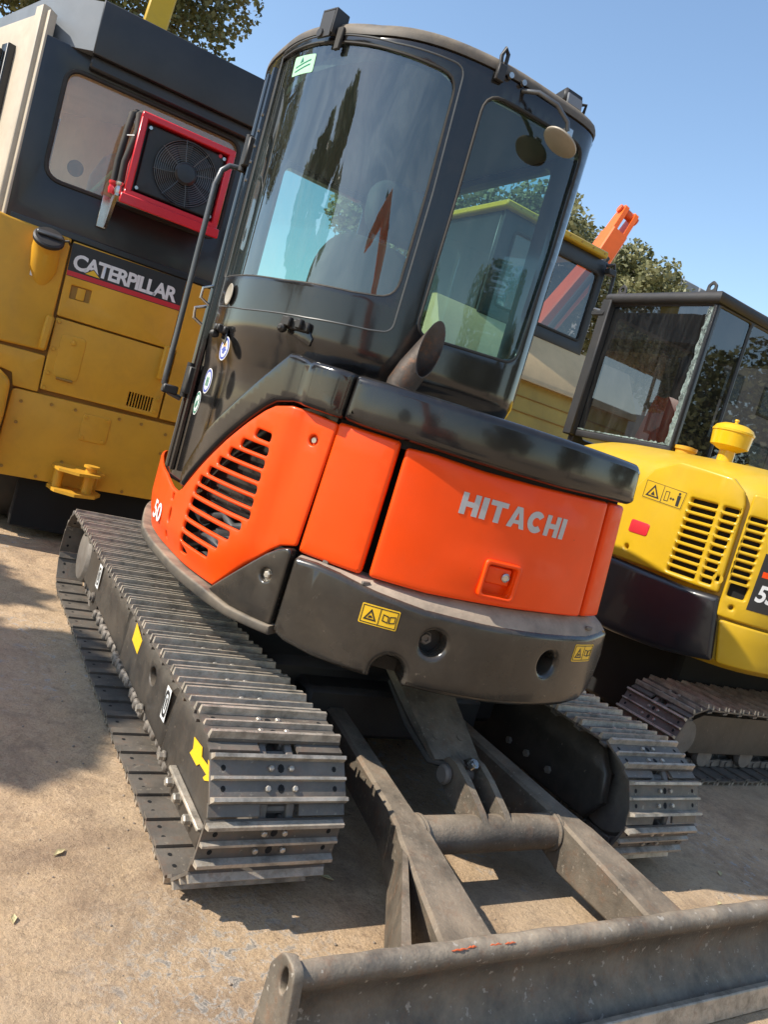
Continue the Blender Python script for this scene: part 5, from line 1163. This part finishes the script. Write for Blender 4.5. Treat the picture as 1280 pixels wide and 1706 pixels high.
def tree(kind, x, y, zc, sc, label, leaf='leaf', rz=0., group='trees round the yard'):
    t = root('tree', (x, y, 0), label, 'tree', group)
    me, c = CROWNS[kind]
    mb = MB(); top = Vector((x, y, zc)); r0 = .11*sc
    mb.tube([(x, y, -.1), (x+.05*sc, y+.03, zc*.35), (x-.04*sc, y, zc*.7), (x, y, zc+.4*sc)], [r0*1.5, r0, r0*.75, r0*.3], 10)
    M = Matrix.Translation((x, y, zc)) @ Matrix.Rotation(rz, 4, 'Z') @ Matrix.Scale(sc, 4)
    for k in range(0, min(len(c), 36), 3):
        e = M @ Vector(c[k]); z0 = zc-.9*sc+.1*k*sc*.3; s0 = Vector((x, y, min(z0, e.z-.1))); mb.tube([s0, s0.lerp(e, .5)+Vector((0, 0, -.12*sc)), e], [r0*.45, r0*.25, r0*.08], 6)
    mb.build('trunk', 'bark', t)
    m2 = me if leaf == 'leaf' else CROWN_PALE.setdefault(kind, me.copy())
    m2.materials.clear(); m2.materials.append(MATS[leaf])
    o = bpy.data.objects.new('crown', m2); COL.objects.link(o); o.parent = t; o.matrix_parent_inverse = ROOTM[t.name].inverted(); o.matrix_basis = M
    return t
CROWN_PALE = {}
tree('fine', -1.15, 8.6, 6.4, 1.05, 'leafy tree above the black cab roof of the ochre machine', rz=.4)
tree('fine', -3.9, 9.0, 6.0, 1.1, 'dark tree at the top left corner behind the ochre machine', rz=2.)
tree('broad', 9.6, 12.2, 6.0, 1.05, 'olive tree left of the orange boom tip', 'leaf_pale', 1.)
tree('broad', 12.4, 12.4, 5.9, 1.02, 'olive tree right of the orange boom, above the yellow excavator cab', 'leaf_pale', 2.6)
tree('broad', 14.9, 13.0, 5.75, .92, 'rightmost olive tree beside the grey roof', 'leaf_pale', 4.)
tree('broad', 6.6, 12.6, 5.4, 1.05, 'olive tree seen through the rear window of the round cab', 'leaf_pale', 5.2)
tree('shade_crown', -6.35, 1.65, 3.55, 1.0, 'added tree out of view at left, put there to shade the ground by the track')  # out of view; added and shaped for its shadow beside the track
for k, (x, y, sc, rz) in enumerate(((-22., -24., 1.3, 1.2), (1.5, -18., 1.35, 2.2), (9.5, -13., 1.3, 3.3), (14., -7., 1.3, 4.4))):
    tree('broad', x, y, 3.4, sc, ('leftmost tree reflected in the cab door glass', 'middle left tree reflected in the black hood band', 'middle right tree reflected in the black hood band', 'rightmost tree reflected in the black hood band')[k], 'leaf', rz, 'trees behind the viewer')
orange_excavator((-3.2, -8.6, 0), 'orange excavator opposite, seen only as a reflection in the cab glass', [(-3.6, -7.4, 1.7), (-4.2, -6.6, 3.3), (-4.9, -5.9, 3.9), (-5.5, -5.4, 3.6)], (.75, .66, 0), (-3.2, -8.6))

# ------------------------------------------------------------------ building with roof vents, far right
def building():
    b = root('grey_building', (34, 30, 0), 'grey building with stepped roof vents beyond the trees at right', 'building')
    fw = straight(22, 24, 52, 24)
    w = MB().cbox((37, 30, 5.9), (15, 6, 5.9), .05).build('wall', 'wall_grey', b)
    MB().cbox((37, 29.9, 12.0), (15.3, 6.3, .12), .05).build('roof', 'roof_grey', b)
    for k in range(5): MB().cbox((27.3+k*1.5, 25.2+k*.2, 12.5+.10*k), (.62, .8, .42), .05).build('roof_vent', 'roof_grey', b)
    for k in range(7):
        for z in (3.0, 6.0, 9.0):
            p = panel(fw, 'window', rect(2.0+k*4, 4.2+k*4, z-.8, z+.8), 'charcoal', b, off=.03, thick=.05, b=.02); panel(fw, 'pane', rect(2.15+k*4, 4.05+k*4, z-.65, z+.65), 'glass_dark', p, off=.04, thick=.003, b=0)
building()

# ------------------------------------------------------------------ litter on the ground
def litter():
    mb = MB(); pts = [(-.02, .0), (0, .009), (.022, .0), (0, -.009)]
    me = bpy.data.meshes.new('fallen_leaf'); me.from_pydata([(x, y, .004+abs(y)*.5) for x, y in pts]+[(x, y, .002+abs(y)*.5) for x, y in pts], [], [[0, 1, 2, 3], [7, 6, 5, 4], [0, 4, 5, 1], [1, 5, 6, 2], [2, 6, 7, 3], [3, 7, 4, 0]]); me.materials.append(MATS['dry_leaf'])
    rr = random.Random(5)
    for x, y, lb in ((-.62, -1.06, 'dry leaf in the shade right under the near end of the left track'), (-.50, -1.08, 'dry leaf in the shade between the left track and the blade arm'), (-.28, -1.12, 'dry leaf in the shade just right of the left blade arm'), (.82, -1.24, 'dry leaf in the shade in front of the far track'),
                     (1.28, -1.22, 'dry leaf on the shaded concrete at the right edge'), (-1.25, -.9, 'dry leaf on sunlit concrete left of the near track'), (-1.38, -1.15, 'dry leaf on sunlit concrete at the left edge'), (1.05, -1.38, 'dry leaf on the sunlit strip behind the blade at right'), (-1.2, -1.5, 'dry leaf on sunlit concrete at the bottom left')):
        o = bpy.data.objects.new('fallen_leaf', me); COL.objects.link(o); o.location = (x, y, .001); s_ = rr.uniform(.6, 1.1); o.scale = (s_, s_, s_); o.rotation_euler = (0, 0, rr.uniform(0, 6))
        o['label'] = lb; o['category'] = 'leaf'; o['group'] = 'dry leaves on the concrete'
    g = MB(); 
    for k in range(420):
        x = rr.uniform(-2.2, 1.8); y = rr.uniform(-2.2, .6); r = rr.choice((.0015, .002, .003, .004))
        g.cbox((x, y, r*.5), (r*rr.uniform(.7, 1.4), r, r*.7), r*.5, Matrix.Rotation(rr.uniform(0, 3), 3, 'Z'))
    o = g.build('grit', 'grit', kind='stuff'); o['label'] = 'grit and small stones scattered on the concrete'; o['category'] = 'grit'
litter()
